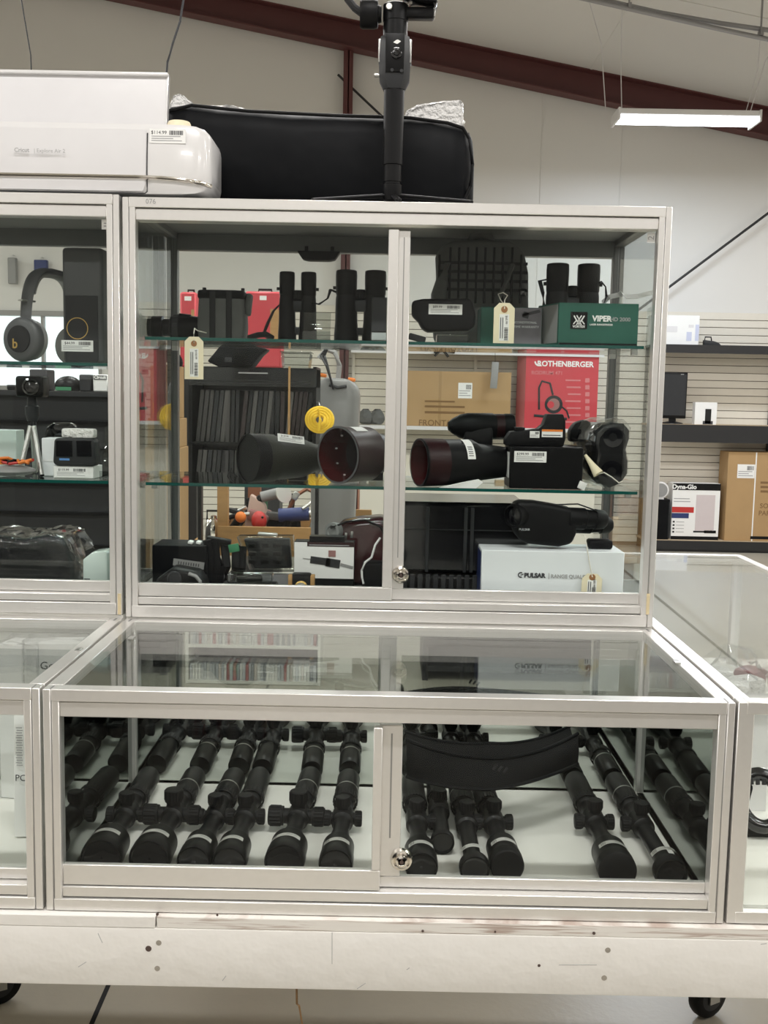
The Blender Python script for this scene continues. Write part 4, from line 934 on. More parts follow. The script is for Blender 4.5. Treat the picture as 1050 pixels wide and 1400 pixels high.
# black box and the sight on it
def blackbox():
    Y = .575; x0, x1 = at(697, 640, Y).x, at(797, 640, Y).x; z1 = at(745, 611, Y).z
    t = thing('black_box', 'plain black carton with white price label on the middle shelf', 'box', ((x0+x1)/2, Y+.05, Z2))
    bd = box3(x0, x1, Y, Y+.095, Z2, z1, 'carton', 'black', t)
    q = at(725, 624.5, Y); sticker(t, (q.x, Y-.0006, q.z), 44*sc(Y), 15*sc(Y), '$299.99', seed=8)
    q = at(693, 640, Y); MB().box(x0-.0012, x0-.0004, Y+.01, Y+.05, Z2+.02, Z2+.07).build('end_label', 'paper', t)
    # holographic sight
    ys = Y+.03; t2 = thing('holographic_sight', 'black hooded weapon sight with a red and white label, on black carton', 'weapon sight', ((x0+x1)/2, ys, z1))
    o = [(690, 611), (690, 600), (697, 590), (722, 588), (735, 586), (742, 580), (747, 566), (769, 566), (772, 576), (772, 600), (769, 611)]
    pts = [(at(a, c_, ys).x, max(z1+.0004, at(a, c_, ys).z)) for a, c_ in o]
    MB().prism(list(reversed(pts)), ys-.012, ys+.028, .0025, 2).build('body', 'rubber', t2)
    a = at(741, 587, ys-.013); c_ = at(769, 598, ys-.013)
    l = MB().box(a.x, c_.x, ys-.0132, ys-.0124, c_.z, a.z); l.m(1).box(a.x, c_.x, ys-.0136, ys-.0132, a.z-.004, a.z); l.m(2).box(a.x+.002, c_.x-.004, ys-.0136, ys-.0132, c_.z+.003, c_.z+.0045); l.build('warning_label', ['paper', 'orange', 'ink'], t2)
    q = at(731, 594, ys-.013); sticker(t2, (q.x, ys-.0128, q.z), 13*sc(ys), 9*sc(ys), '', seed=9)
    MB().box(pts[2][0]+.01, pts[2][0]+.03, ys+.0, ys+.02, at(700, 590, ys).z, at(700, 586, ys).z+.003, bev=.001).build('battery_cap', 'black', t2)
    MB().obox((at(758, 573, ys).x, ys-.0125, at(758, 573, ys).z), (.022, .001, .0)).build('hood_mark', 'greyink', t2) if False else None
blackbox()
# film wrapped goggles
def goggles():
    Y = .60; t = thing('wrapped_goggles', 'black night goggles wrapped in clear shiny film, right end of middle shelf', 'goggles', (at(830, 640, Y).x, Y, Z2))
    o = [(816, 592), (824, 583), (838, 578), (852, 579), (860, 588), (860, 600), (855, 615), (858, 630), (857, 648), (848, 661), (832, 667), (820, 660), (813, 640), (818, 620), (814, 606)]
    def ring(Y, dx, s_):
        c0 = at(837, 624, Y); out = []
        for a, c_ in o:
            q = at(a, c_, .59); q0 = at(837, 624, .59); v = (q-q0)*s_; out.append(Vector((c0.x+dx+v.x, Y, max(Z2+.0005, q0.z+v.z))))
        return out
    MB().loft([ring(.590, 0, .93), ring(.592, 0, 1), ring(.64, -.022, 1.0), ring(.70, -.05, .98), ring(.71, -.056, .8)]).build('body', 'crinkle', t, smooth=60)
    b = MB(); b.loft([ring(.5885, 0, .80), ring(.5890, 0, .80)]); b.build('face_gasket', 'rubber', t)
    for px, py, r in ((838, 598, 15), (836, 645, 17)):
        q = at(px, py, .589); MB().lathe((q.x, .5885, q.z), (0, -1, 0), [(0, r*sc(.59)*.9), (.001, r*sc(.59)*.9), (.0005, r*sc(.59)*.75), (-.0005, 0)], 24, cap=False).build('eye_lens', 'lens', t)
    rnd = random.Random(3); b = MB(); R_ = [ring(.586, 0, 1.04), ring(.60, -.002, 1.06), ring(.64, -.02, 1.07), ring(.68, -.04, 1.08), ring(.715, -.055, 1.02)]
    for r_ in R_:
        for q in r_: q += Vector((rnd.uniform(-.003, .003), rnd.uniform(-.002, .002), rnd.uniform(0, .004)))
    b.loft(R_); bmesh.ops.subdivide_edges(b.bm, edges=list(b.bm.edges), cuts=1, use_grid_fill=True)
    for q in b.bm.verts: q.co += Vector((rnd.uniform(-.0012, .0012), rnd.uniform(-.0012, .0012), rnd.uniform(0, .0016)))
    b.build('clear_film', 'wrap', t, smooth=5)
    q = at(802, 592, .66); MB().prism([(q.x-.03, q.z-.02), (q.x+.02, q.z-.02), (q.x+.018, q.z+.018), (q.x+.002, q.z+.027), (q.x-.02, q.z+.020), (q.x-.031, q.z+.004)], .68, .715, .006, 2).build('head_mount', 'rubber', t)
goggles()
def rolltag():
    Y = .570; p0, p1 = at(800, 622, Y+.015), at(818, 648, Y)
    t = thing('rolled_tag', 'beige price tag rolled into a tube with its string, on wrapped goggles', 'price tag', p1, 'manila price tags')
    d = (p1-p0); MB().lathe(p0, d, [(0, .003), (d.length*.5, .006), (d.length, .0105)], 18, cap=False).lathe(p0, d, [(0, .0026), (d.length*.5, .0055), (d.length*.995, .0098)], 18, cap=False).build('card', 'manila', t)
    MB().tubepath([p1, at(826, 646, Y), at(836, 652, Y), at(846, 660, Y), at(851, 658, Y)], .0012, 6).build('string', 'string', t)
    q = at(796, 660, .572); tag(MB().obox((q.x, .572, Z2+.008), (.016, .004, .015), (0, .4, .3), .001).build('paper_scrap', 'paper'), 'small white folded paper scrap at the foot of wrapped goggles', 'paper')
rolltag()

# ================================================================== FLOOR OF THE MAIN CASE
def lowitems():
    # black carton with grey label
    Y = .60; x0, x1 = at(208, 770, Y).x, at(282, 770, Y).x; z1 = at(240, 746, Y).z
    t = thing('black_carton', 'black carton with a grey barcode label, left end of the bottom shelf', 'box', ((x0+x1)/2, Y+.04, Z0))
    box3(x0, x1, Y, Y+.09, Z0, z1, 'carton', 'fabric', t)
    q = at(258, 771, Y); k = sc(Y); b = MB(); b.obox((q.x, Y-.0006, q.z), (43*k, .0006, 10*k), (0, .12, 0)); b.m(1)
    for i in range(9): b.obox((q.x-.02+.005*i, Y-.0012, q.z-.0006*(i-4)), (.002, .0004, .006), (0, .12, 0))
    b.build('barcode_label', ['greyp', 'ink'], t)
    # bundled straps
    Y = .62; t = thing('strap_bundle', 'bundle of folded black straps with a green tab, behind the black carton', 'strap', (at(303, 760, Y).x, Y, Z0))
    rnd = random.Random(2)
    for i in range(6):
        p = at(284+8*i, 778, Y+.004*i); q = at(280+10*i+rnd.uniform(-4, 4), 738+2*i, Y+.01*i)
        p.z = Z0+.0095; MB().tubepath([p, (p+q)/2+Vector((.006, -.004*i, 0)), q], .0088, 8, .5).build('strap', 'fabric', t)
    p = at(319, 750, Y-.02); MB().obox((p.x, Y-.012, p.z), (.021, .004, .016), (0, -.2, 0), .001).build('green_tab', 'green', t)
    p = at(296, 742, Y); MB().obox((p.x, Y+.03, p.z), (.05, .02, .012), (0, .15, 0), .003).build('clip', 'rubber', t)
    p = at(262, 744, Y); 
    for i in range(2): MB().obox((at(263+11*i, 745, .64).x, .625, z1+.004), (.010, .02, .006), (0, .2, 0), .002).build('white_buckle', 'paper', t)
    # coiled black device with grey curved edge
    Y = .535; t = thing('wrist_mount', 'black rounded strap mount with grey curved edge, bottom left corner', 'mount', (at(240, 790, Y).x, Y, Z0))
    x0, x1 = at(205, 790, Y).x, at(282, 790, Y).x
    MB().prism([(x0, Z0), (x1, Z0), (x1-.002, Z0+.040), (x1-.016, Z0+.058), (x0+.045, Z0+.066), (x0+.018, Z0+.046)], Y-.02, Y+.045, .006, 3).build('body', 'rubber', t)
    MB().tubepath([(x1-.030, Y-.022, Z0+.058), (x1-.016, Y-.022, Z0+.053), (x1-.008, Y-.022, Z0+.043), (x1-.005, Y-.022, Z0+.02)], .0036, 8).build('grey_edge', 'greyp', t)
    q = Vector((x0+.052, Y-.022, Z0+.048)); MB().lathe(q, (0, -1, 0), [(0, .014), (.003, .014), (.004, .011), (.002, .0105), (.002, 0)], 24, cap=False).build('ring_knob', 'charcoal', t)
    # blister pack on a black box
    Y = .555; t = thing('blister_pack', 'clear plastic blister pack holding small dark parts, lying on bottom shelf', 'packaging', (at(340, 790, Y).x, Y, Z0))
    x0, x1 = at(303, 790, Y).x, at(378, 790, Y).x
    box3(x0, x1, Y-.02, Y+.035, Z0, Z0+.032, 'backing', 'black', t, .002)
    MB().box(x0+.012, x1-.008, Y-.016, Y+.03, Z0+.0325, Z0+.056, bev=.007, seg=2).build('clear_shell', 'acrylic', t)
    MB().obox(((x0+x1)/2, Y+.006, Z0+.042), (.05, .02, .012), (0, 0, .3), .003).build('dark_part', 'gloss', t)
    # tilted clear box
    Y = .64; t = thing('clear_hinged_box', 'tilted clear plastic box with dark grey contents, standing on the bottom shelf', 'box', (at(365, 770, Y).x, Y, Z0))
    b = MB(); o = [(323, 734), (400, 734), (403, 782), (342, 782)]; pts = [(at(a, c_, Y).x, max(Z0+.0004, at(a, c_, Y).z)) for a, c_ in o]
    b.prism(list(reversed(pts)), Y, Y+.04, .003, 2); b.build('clear_shell', 'acrylic', t)
    o = [(332, 738), (395, 738), (398, 778), (347, 778)]; pts = [(at(a, c_, Y).x, at(a, c_, Y).z) for a, c_ in o]
    MB().prism(list(reversed(pts)), Y+.008, Y+.032, .002, 1).build('insert', 'charcoal', t)
    for i, py in enumerate((746, 757, 768)):
        for j in range(3):
            p = at(345+17*j, py, Y+.008); MB().obox((p.x, Y+.0065, p.z), (.016, .003, .009), (0, 0, 0), .001).build('cell', 'black', t)
    MB().box(at(323, 782, Y).x+.03, at(400, 782, Y).x, Y-.002, Y+.05, Z0, Z0+.003).build('base', 'acrylic', t)
    p = at(366, 731, Y+.02); MB().obox((p.x, Y+.02, p.z+.001), (.04, .016, .006), (0, .05, 0), .002).build('latch', 'steel', t)
    # picture box with torch
    Y = .60; x0, x1 = at(402, 770, Y).x, at(484, 770, Y).x; z1 = at(440, 741, Y).z
    t = thing('torch_picture_box', 'white-faced box printed with a dark torch picture, bottom shelf by the door', 'box', ((x0+x1)/2, Y+.03, Z0))
    Tm = Matrix.Translation(((x0+x1)/2, Y, 0)) @ Matrix.Rotation(.035, 4, 'Y') @ Matrix.Translation((-(x0+x1)/2, -Y, 0))
    zb0 = at(440, 792, Y).z
    bd = MB().box(x0, x1, Y, Y+.04, Z0+.0012, z1, bev=.001, seg=1).build('carton', 'black', t)
    b = MB(); b.box(x0+.0005, x1-.0005, Y-.0006, Y-.0001, zb0+.002, z1-.001); b.m(1)
    b.box(x0+.026, x1-.0005, Y-.0012, Y-.0007, z1-.009, z1-.0002)
    fp = b.build('front_print', ['paper', 'maroon'], bd)
    p = at(450, 745.5, Y-.0015); MB().box(p.x-.04, p.x+.04, Y-.0018, Y-.0013, p.z-.0007, p.z+.0007).build('text_line', 'greyink', fp)
    def pr(px, py, sx, sz, a=0.0, m_='charcoal'):
        p = at(px, py, Y-.0015); MB().obox((p.x, Y-.0013, p.z), (sx*sc(Y), .0008, sz*sc(Y)), (0, a, 0), .0002, 1).build('torch_print', m_, fp)
    pr(438, 767, 28, 10, .12); pr(455, 770, 20, 12, .15); pr(454, 757, 10, 9, 0, 'sand'); pr(474, 774, 18, 4, .25, 'greyp'); pr(420, 764, 12, 1, .1, 'greyp')
    B('inner_box', 'black', t, x0+.03, x1-.02, Y+.006, Y+.035, z1, z1+.010)
    # head lamp
    Y = .525; c = at(412, 798, Y); zt = at(412, 784, Y).z; zl = at(412, 800, Y).z; t = thing('head_torch', 'small black head torch with orange side clips and a round lens', 'torch', (c.x, Y, Z0))
    MB().box(c.x-.019, c.x+.019, Y-.004, Y+.02, Z0, zt, bev=.005, seg=2).build('body', 'rubber', t)
    for s_ in (-1, 1): MB().box(c.x+s_*.0215-.004, c.x+s_*.0215+.004, Y-.005, Y+.015, zl-.006, zt-.003, bev=.0015).build('side_clip', 'wood', t)
    MB().lathe((c.x, Y-.004, zl-.003), (0, -1, 0), [(0, .0125), (.004, .0125), (.005, .010), (.002, .009)], 24, cap=False).build('lens_ring', 'gold', t)
    MB().lathe((c.x, Y-.0055, zl-.003), (0, -1, 0), [(0, .0095), (.001, 0)], 20, cap=False).build('lens', 'wplast', t)
    # maroon camera
    Y = .68; c = at(487, 742, Y); t = thing('maroon_camcorder', 'glossy maroon camcorder with a pale grey lens end, bottom shelf', 'camera', (c.x, Y, Z0))
    o = [(450, 800), (449, 745), (455, 725), (470, 712), (495, 708), (520, 706), (548, 712), (556, 740), (556, 800)]
    pts = [(at(a, c_, Y).x, max(Z0, at(a, c_, Y).z)) for a, c_ in o]
    MB().prism(list(reversed(pts)), Y-.02, Y+.06, .016, 4).build('body', mat('gloss_maroon', (.05, .008, .011), .15, 0, .15, 12, coat=.5), t)
    q = at(458, 728, Y-.03); MB().lathe((q.x, Y-.012, q.z), (-.55, -.8, .1), [(-.01, .017), (.006, .019), (.012, .018), (.013, .012), (.010, .010)], 26).build('lens_barrel', 'greyp', t)
    for px, py in ((473, 733), (481, 731)): p = at(px, py, Y-.02); MB().obox((p.x, Y-.0205, p.z), (.005, .002, .014), (0, .1, 0), .0008).build('button', 'steel', t)
    MB().tubepath([at(452, 722, Y-.025), at(475, 713, Y-.025), at(500, 711, Y-.024), at(520, 720, Y-.024), at(530, 740, Y-.024)], .0022, 6).build('trim_line', 'rubber', t)
    # black pouch with white cable
    Y = .60; c = at(508, 785, Y); t = thing('small_pouch', 'small black pouch with a white cable looped over it, beside torch box', 'pouch', (c.x, Y, Z0))
    x0, x1 = at(495, 780, Y).x, at(530, 780, Y).x
    MB().box(x0, x1, Y-.012, Y+.03, Z0, at(505, 768, Y).z, bev=.007, seg=3).build('pouch', 'fabric', t)
    MB().tubepath([at(520, 735, Y-.016), at(513, 745, Y-.018), at(508, 762, Y-.02), at(499, 769, Y-.02), at(494.5, 780, Y-.018), at(495, 790, Y-.018), at(497, 798, Y-.018)], .0022, 8).build('white_cable', 'paper', t)
    # ribbed hard case
    Y = .615; x0, x1 = at(545, 750, Y).x, at(722, 750, Y).x; z1 = at(620, 687, Y).z
    t = thing('hard_case', 'large black ribbed hard case standing behind the white box', 'case', ((x0+x1)/2, .70, Z0))
    bd = box3(x0, x1, Y, Y+.20, Z0+.05, z1, 'shell', 'gloss', t, .008); box3(x0, x1, Y+.002, Y+.20, Z0, Z0+.046, 'base_shell', 'black', t, .006)
    zr0, zr1 = Z0+.004, at(600, 785, Y).z
    for i in range(12):
        x = x0+.008+.0158*i; MB().box(x, x+.0095, Y-.005, Y+.003, zr0, zr1, bev=.0015, seg=1).build('rib', 'charcoal', t)
    for px in (584, 636, 645): p = at(px, 740, Y); MB().box(p.x-.0035, p.x+.0035, Y-.0025, Y+.001, zr1+.004, z1-.01, bev=.001, seg=1).build('reflection_band', 'charcoal', t)  # charcoal strips stand for upright reflections in the glossy shell
    B('lid_line', 'charcoal', t, x0+.004, x1-.004, Y-.001, Y+.001, at(600, 724, Y).z-.001, at(600, 724, Y).z+.001)
    # white product box
    Y = .535; x0, x1 = at(658, 780, Y).x, at(853, 780, Y).x; z1 = at(755, 753.5, Y).z
    t = thing('white_product_box', 'large white box with small dark maker lettering, on the bottom shelf', 'box', ((x0+x1)/2, Y+.05, Z0))
    bd = box3(x0, x1, Y, Y+.105, Z0, z1, 'carton', 'wbox', t)
    B('end_print', 'blue', bd, x0-.0008, x0-.0002, Y+.012, Y+.095, Z0+.01, z1-.006)
    pz = at(735, 787, Y-.001)
    lettering(bd, 'PULSAR', .0118, at(731, 787, Y-.001), 'ink', bold=.0007); lettering(bd, '|', .012, at(750.5, 787, Y-.001), 'greyink', bold=.0003); lettering(bd, 'RANGE QUALITY', .0098, at(753, 788, Y-.001), 'greyink', align='LEFT', bold=.00025)
    c = at(712, 786, Y-.001); b = MB(); b.lathe((c.x, Y-.0005, c.z), (0, -1, 0), [(0, .0054), (.0006, .0054)], 20, .3-PI/2, 4.2-PI/2); 
    b = MB(); pts = [(c.x+.0056*math.cos(a), c.z+.0056*math.sin(a)) for a in (.9+4.4*i/16 for i in range(17))] + [(c.x-.0005+.0033*math.cos(a), c.z+.0033*math.sin(a)) for a in (5.1-4.0*i/14 for i in range(15))]
    b.prism(pts, Y-.0010, Y-.0004); b.obox((c.x+.0025, Y-.0007, c.z+.0005), (.006, .0006, .0016), (0, -.4, 0)); b.build('maker_mark', 'ink', bd)
    zt_ = z1
    # night vision binocular on the box
    Y = .575; t = thing('night_vision_binocular', 'black night-vision binocular resting on the white box, with price tag', 'binoculars', (at(765, 740, Y).x, Y, zt_), None)
    o = [(698, 702), (700, 690), (708, 684), (730, 685), (760, 690), (778, 694), (786, 702), (786, 728), (780, 742), (762, 746), (720, 742), (706, 735), (700, 720)]
    pts = [(at(a, c_, Y).x, max(zt_+.0004, at(a, c_, Y).z)) for a, c_ in o]
    bd = MB().prism(list(reversed(pts)), Y-.022, Y+.035, .009, 3).build('body', 'rubber', t)
    q = at(700, 706, Y-.02); MB().lathe((at(708, 704, Y).x, Y-.008, at(708, 704, Y).z), (-.75, -.66, 0), [(-.01, .022), (.010, .024), (.016, .023), (.017, .019), (.012, .018)], 30).build('objective', 'black', t)
    MB().lathe((at(708, 704, Y).x-.009, Y-.016, at(708, 704, Y).z), (-.75, -.66, 0), [(0, .0185), (.003, .01), (.004, 0)], 24, cap=False).build('lens', 'lens', t)
    for (px, py, dy, rr_) in ((778, 708, -.006, .0215), (790, 718, .024, .019)):
        p = at(px, py, Y); p.z = max(p.z, zt_+rr_+.001)
        MB().lathe((p.x-.006, Y+dy, p.z), (1, .18, -.04), [(0, rr_*.9), (.002, rr_), (.036, rr_), (.038, rr_*.90), (.056, rr_*.84), (.058, rr_*.95), (.076, rr_*.86), (.082, rr_*.6), (.082, 0)], 28, cap=False).build('eyepiece', 'rubber', t)
    p = at(822, 732, Y); MB().box(at(805, 735, Y).x, at(838, 735, Y).x, Y-.006, Y+.03, zt_+.0005, zt_+.018, bev=.005, seg=2).build('eye_shield', 'rubber', t)
    lettering(bd, 'PULSAR', .0062, at(717, 724, Y-.0225), 'wbox')
    MB().tubepath([at(760, 690, Y-.01), at(790, 689, Y-.012), at(812, 697, Y-.006), at(828, 708, Y)], .0035, 8, .4).build('top_strap', 'webbing', t)
lowitems()
pricetag(795, 784, 823, 815, .528, 'manila price tag hanging over the right part of the white box', [(806, 770, .530), (802, 745, .532), (799, 732, .545), (795, 731, .555)], 4, (0, .03, 0))

pricetag(252.5, 461, 278, 518, .552, 'manila price tag hanging by its string from the left front of top shelf', [(265, 456, .553), (266, 449, .57), (270, 452, .60), (282, 455, .64)], 6)
# ================================================================== LEFT UPPER CASE
LZ1, LZ2, LZ0 = LSH1+.0004, LSH2+.0004, .3645
def headphones():
    Y = .60; k = sc(Y); c = at(35, 453, Y); r = 30*k
    t = thing('headphones', 'grey over-ear headphones standing on the top shelf of the left case', 'headphones', (c.x, Y, LZ1))
    zc = LZ1+r; c.z = zc
    n = Vector((-.34, -.94, 0)).normalized()
    back = Vector((.060, .13, 0))
    c2 = c+back+Vector((0, 0, -.006))
    MB().lathe(c-n*.006, n, [(0, r*.9), (.004, r*.98), (.016, r), (.022, r*.93), (.025, r*.80), (.026, 0)], 40).build('ear_cup', 'slate', t)
    MB().lathe(c+n*.0206-n*.002, n, [(0, r*.60), (.0035, r*.60), (.0036, 0)], 36).build('cup_disc', 'webbing', t)
    MB().lathe(c-n*.022, n, [(0, r*.72), (.004, r*.90), (.012, r*.92), (.017, r*.85)], 32).build('cushion', 'greyp', t)
    MB().lathe(c2+n*.006, -n, [(0, r*.9), (.004, r*.98), (.016, r), (.024, r*.85), (.026, 0)], 40).build('ear_cup', 'gloss', t)
    MB().lathe(c2+n*.022, -n, [(0, r*.72), (.004, r*.90), (.012, r*.92), (.017, r*.85)], 32).build('cushion', 'greyp', t)
    ztop = at(45, 364, Y).z; mid = (c+c2)/2; hw = (c2-c).length/2; u = (c2-c); u.z = 0; u.normalize()
    pts = []
    for i in range(21):
        a = PI*i/20; cs, sn = math.cos(a), math.sin(a)
        e = .62; pts.append(mid-u*math.copysign(abs(cs)**e, cs)*hw + Vector((0, 0, (ztop-zc)*(sn**.75 if sn > 0 else 0))))
    b = MB(); v = u.cross(Vector((0, 0, 1))); rings = []
    for i, p in enumerate(pts):
        d = (pts[min(i+1, 20)]-pts[max(i-1, 0)]).normalized(); nn = d.cross(v).normalized(); wd = .0135+.004*math.sin(PI*i/20); th = .0035+.003*math.sin(PI*i/20)
        rings.append([p+v*wd*math.cos(q)+nn*th*math.sin(q) for q in (2*PI*j/10 for j in range(10))])
    b.loft(rings); b.build('headband', 'slate', t)
    b = MB(); rings = []
    for i in range(4, 17):
        p = pts[i]; d = (pts[i+1]-pts[i-1]).normalized(); nn = d.cross(v).normalized()
        if nn.z > 0: nn = -nn
        rings.append([p+nn*.0065+v*.014*math.cos(q)+nn*.006*math.sin(q) for q in (2*PI*j/8 for j in range(8))])
    b.loft(rings); b.build('band_padding', 'greyp', t)
    p = pts[3]; MB().obox(p, (.034, .012, .003), (0, 0, 1.1)).build('slider_line', 'steel', t)
    T = Matrix.Translation(c+n*.0262+Vector((-.004, 0, -.010))) @ Matrix.Rotation(math.atan2(n.y, n.x)+PI/2, 4, 'Z') @ FRONT
    MB().text('b', .026, T, 'CENTER', .0004).build('maker_letter', 'gold', t)
headphones()
def speaker():
    Y = .63; k = sc(Y); x0, x1 = at(85, 420, Y).x, at(141, 420, Y).x; z1 = at(110, 338, Y).z
    t = thing('speaker', 'tall dark grey speaker box with a gold ring and price label, left case', 'speaker', ((x0+x1)/2, Y+.03, LZ1))
    bd = MB().prism([(x0, LZ1), (x1, LZ1), (x1, z1), (x0, z1)], Y, Y+.085, .008, 3).build('body', 'slate', t)
    c = at(106, 449, Y); b = MB(); b.lathe((c.x, Y-.0004, c.z), (0, -1, 0), [(0, .0215), (.0012, .0215), (.0012, .0198), (0, .0198), (0, .0215)], 36, cap=False); b.build('gold_ring', 'gold', t)
    MB().lathe((c.x, Y-.0002, c.z), (0, -1, 0), [(0, .0196), (.0006, .0194), (.0006, 0)], 32, cap=False).build('ring_face', 'black', t)
    b = MB(); zz = at(100, 404, Y).z; b.box(x0+.006, x1-.010, Y-.0012, Y+.001, LZ1+.004, zz, bev=.0008, seg=1); b.build('lower_face', 'charcoal', t)
    q = at(106, 473, Y); sticker(t, (q.x, Y-.0016, q.z), 43*k, 15*k, '$44.99', seed=11)
speaker()
def lefts():
    # tripod
    Y = .66; zt_ = at(45, 572, Y).z; c = at(44, 560, Y)
    t = thing('tabletop_tripod', 'small silver-legged tripod with a black camera head, middle shelf of left case', 'tripod', (c.x, Y, LZ2))
    for px, dy in ((26, -.03), (57, -.035), (48, .045)):
        e = at(px, 640, Y+dy); e.z = LZ2+.003; h = Vector((c.x, Y, zt_)); h2 = h+(e-h)*.14
        lg = MB().tubepath([h2, e], .0052, 10).build('leg', 'steel', t)
        MB().sph(e, .005, .005, .003, 10, 6).build('rubber_foot', 'rubber', lg)
        MB().tubepath([h, h2], .0062, 10).build('leg_joint', 'black', t)
    MB().lathe((c.x, Y, zt_-.006), (0, 0, 1), [(0, .010), (.014, .014), (.03, .014), (.032, .010), (.05, .009)], 22).build('hub', 'charcoal', t)
    q = at(46, 540, Y); MB().box(q.x-.03, q.x+.026, Y-.022, Y+.022, zt_+.043, zt_+.085, bev=.006, seg=3).build('camera_head', 'black', t)
    MB().lathe((q.x+.004, Y-.021, zt_+.064), (0, -1, 0), [(0, .017), (.010, .017), (.012, .013), (.008, .012)], 28, cap=False).lathe((q.x+.004, Y-.030, zt_+.064), (0, -1, 0), [(0, .012), (.003, 0)], 24, cap=False).build('camera_lens', 'gloss', t)
    # dash camera with box
    Y = .60; k = sc(Y); x0, x1 = at(74, 610, Y).x, at(131, 610, Y).x; zb_, z1 = at(100, 637, Y).z, at(100, 599, Y).z
    t = thing('dash_camera', 'black dash camera with two dark screens standing on a small white box', 'camera', ((x0+x1)/2, Y, LZ2))
    q = at(70, 637, Y); bx = MB().box(x0-.001, x1-.004, Y-.004, Y+.06, LZ2, zb_-.0005, bev=.001, seg=1).build('carton_base', 'paper', t)
    sticker(t, (at(99, 644, Y).x, Y-.0046, (LZ2+zb_)/2), 46*k, max(.012, (zb_-LZ2)*.8), '$119.99', seed=12)
    bd = MB().prism([(x0-.001, zb_+.006), (x0+.006, zb_), (x1-.004, zb_), (x1+.002, zb_+.006), (x1, z1-.006), (x1-.006, z1), (x0+.006, z1), (x0+.002, z1-.006)], Y-.008, Y+.03, .004, 2).build('body', 'charcoal', t)
    for a, c_ in ((78, 101), (106, 127)): p, q = at(a, 602, Y), at(c_, 624, Y); MB().box(p.x, q.x, Y-.0096, Y-.0075, q.z, p.z, bev=.0006, seg=1).build('screen', 'gloss', t)
    p = at(88, 628, Y-.0085); MB().box(p.x-.010, p.x+.010, Y-.0088, Y-.0078, p.z-.002, p.z+.002).build('blue_mark', mat('blue_print', (.10, .25, .55), .5), t)
    p = at(103, 591, Y); MB().box(at(83, 592, Y).x, at(128, 592, Y).x, Y+.002, Y+.028, z1, at(100, 586, Y).z, bev=.004, seg=2).build('film_packet', 'bubble', t)
    Y = .70; p = at(80, 590, Y); t = thing('mirror_camera', 'dark rounded mirror camera behind the dash camera in left case', 'camera', (p.x, Y, LZ2))
    MB().prism([(at(a, c_, Y).x, at(a, c_, Y).z) for a, c_ in ((60, 598), (63, 584), (72, 578), (95, 578), (103, 582), (103, 600))][::-1], Y, Y+.018, .004, 2).build('housing', 'gloss', t)
    MB().box(p.x-.012, p.x+.012, Y, Y+.02, LZ2, at(80, 597, Y).z, bev=.003).build('pedestal', 'white', t)
    Y = .64; x0, x1 = at(57, 620, Y).x, at(76, 620, Y).x; t = thing('white_carton', 'small plain white carton left of the dash camera in left case', 'box', ((x0+x1)/2, Y, LZ2))
    box3(x0, x1, Y, Y+.05, LZ2, at(66, 599, Y).z, 'carton', 'wbox', t); B('end_flap', 'paper', t, x0+.002, x1-.002, Y-.001, Y, LZ2+.03, LZ2+.032)
    t = sign_holder('acrylic_stand', 'clear acrylic stand at right end of the left case middle shelf', 139, 583, 150, .60, LZ2, group='acrylic display stands')
    # tangled cable and grey pouch
    Y = .60; p = at(15, 640, Y); t = thing('cable_bundle', 'tangled cable bundle with red and orange ends on a grey cloth pouch', 'cable', (p.x, Y, LZ2))
    b = MB(); b.sph((p.x-.005, Y+.02, LZ2+.011), .045, .05, .011, 20, 10); b.build('cloth_pouch', 'greyp', t)
    rnd = random.Random(5)
    for i, m_ in enumerate(('orange', 'red', 'rubber', 'orange')):
        pts = [Vector((p.x-.03+.065*u+rnd.uniform(-.006, .006), Y+.01+rnd.uniform(-.012, .012), LZ2+.026+rnd.uniform(0, .012))) for u in (0, .2, .4, .6, .8, 1)]
        MB().tubepath(pts, .0032, 6).build('cable', m_, t)
    Y = .67; p = at(6, 605, Y); t = thing('small_carton', 'pale carton with an orange strip at the cut left edge of the left case', 'box', (p.x, Y, LZ2))
    box3(p.x-.05, at(22, 605, Y).x, Y, Y+.05, LZ2, at(6, 588, Y).z, 'carton', 'pale', t); B('orange_strip', 'orange', t, p.x-.05, at(10, 605, Y).x, Y-.0008, Y, LZ2+.02, LZ2+.032)
    # wrapped black item below
    Y = .62; x0, x1 = at(-45, 760, Y).x, at(104, 760, Y).x; t = thing('wrapped_camcorder', 'large black item sealed in glossy wrinkled clear film, bottom of left case', 'packaging', ((x0+x1)/2, Y, LZ0))
    z1 = at(50, 727, Y).z
    o = [(x0, LZ0), (x1+.004, LZ0), (x1, LZ0+.05), (x1-.018, z1-.010), (x1-.05, z1-.002), (x1-.10, z1-.012), (x1-.16, z1-.006), (x0, z1-.012)]
    MB().prism(o, Y-.02, Y+.09, .014, 3).build('body', 'crinkle', t)
    b = MB(); o2 = [(a+(.007 if a > (x0+x1)/2 else -.002), c_+(.006 if c_ > LZ0 else .0006)) for a, c_ in o]; o2[2] = (o2[2][0]+.016, o2[2][1]-.012)
    b.prism(o2, Y-.030, Y+.1, .004, 1); bmesh.ops.subdivide_edges(b.bm, edges=list(b.bm.edges), cuts=4, use_grid_fill=True)
    for q in b.bm.verts:
        if q.co.z > LZ0+.004: q.co += Vector((rnd.uniform(-.004, .004), rnd.uniform(-.004, .004), rnd.uniform(-.003, .003)))
    b.build('clear_film', 'wrap', t, smooth=4)
    Y = .56; x0, x1 = at(113, 770, Y).x, at(147, 770, Y).x; z1 = at(130, 753, Y).z; t = thing('pale_block', 'pale green translucent block with a tiny dark label, bottom right of left case', 'block', ((x0+x1)/2, Y, LZ0))
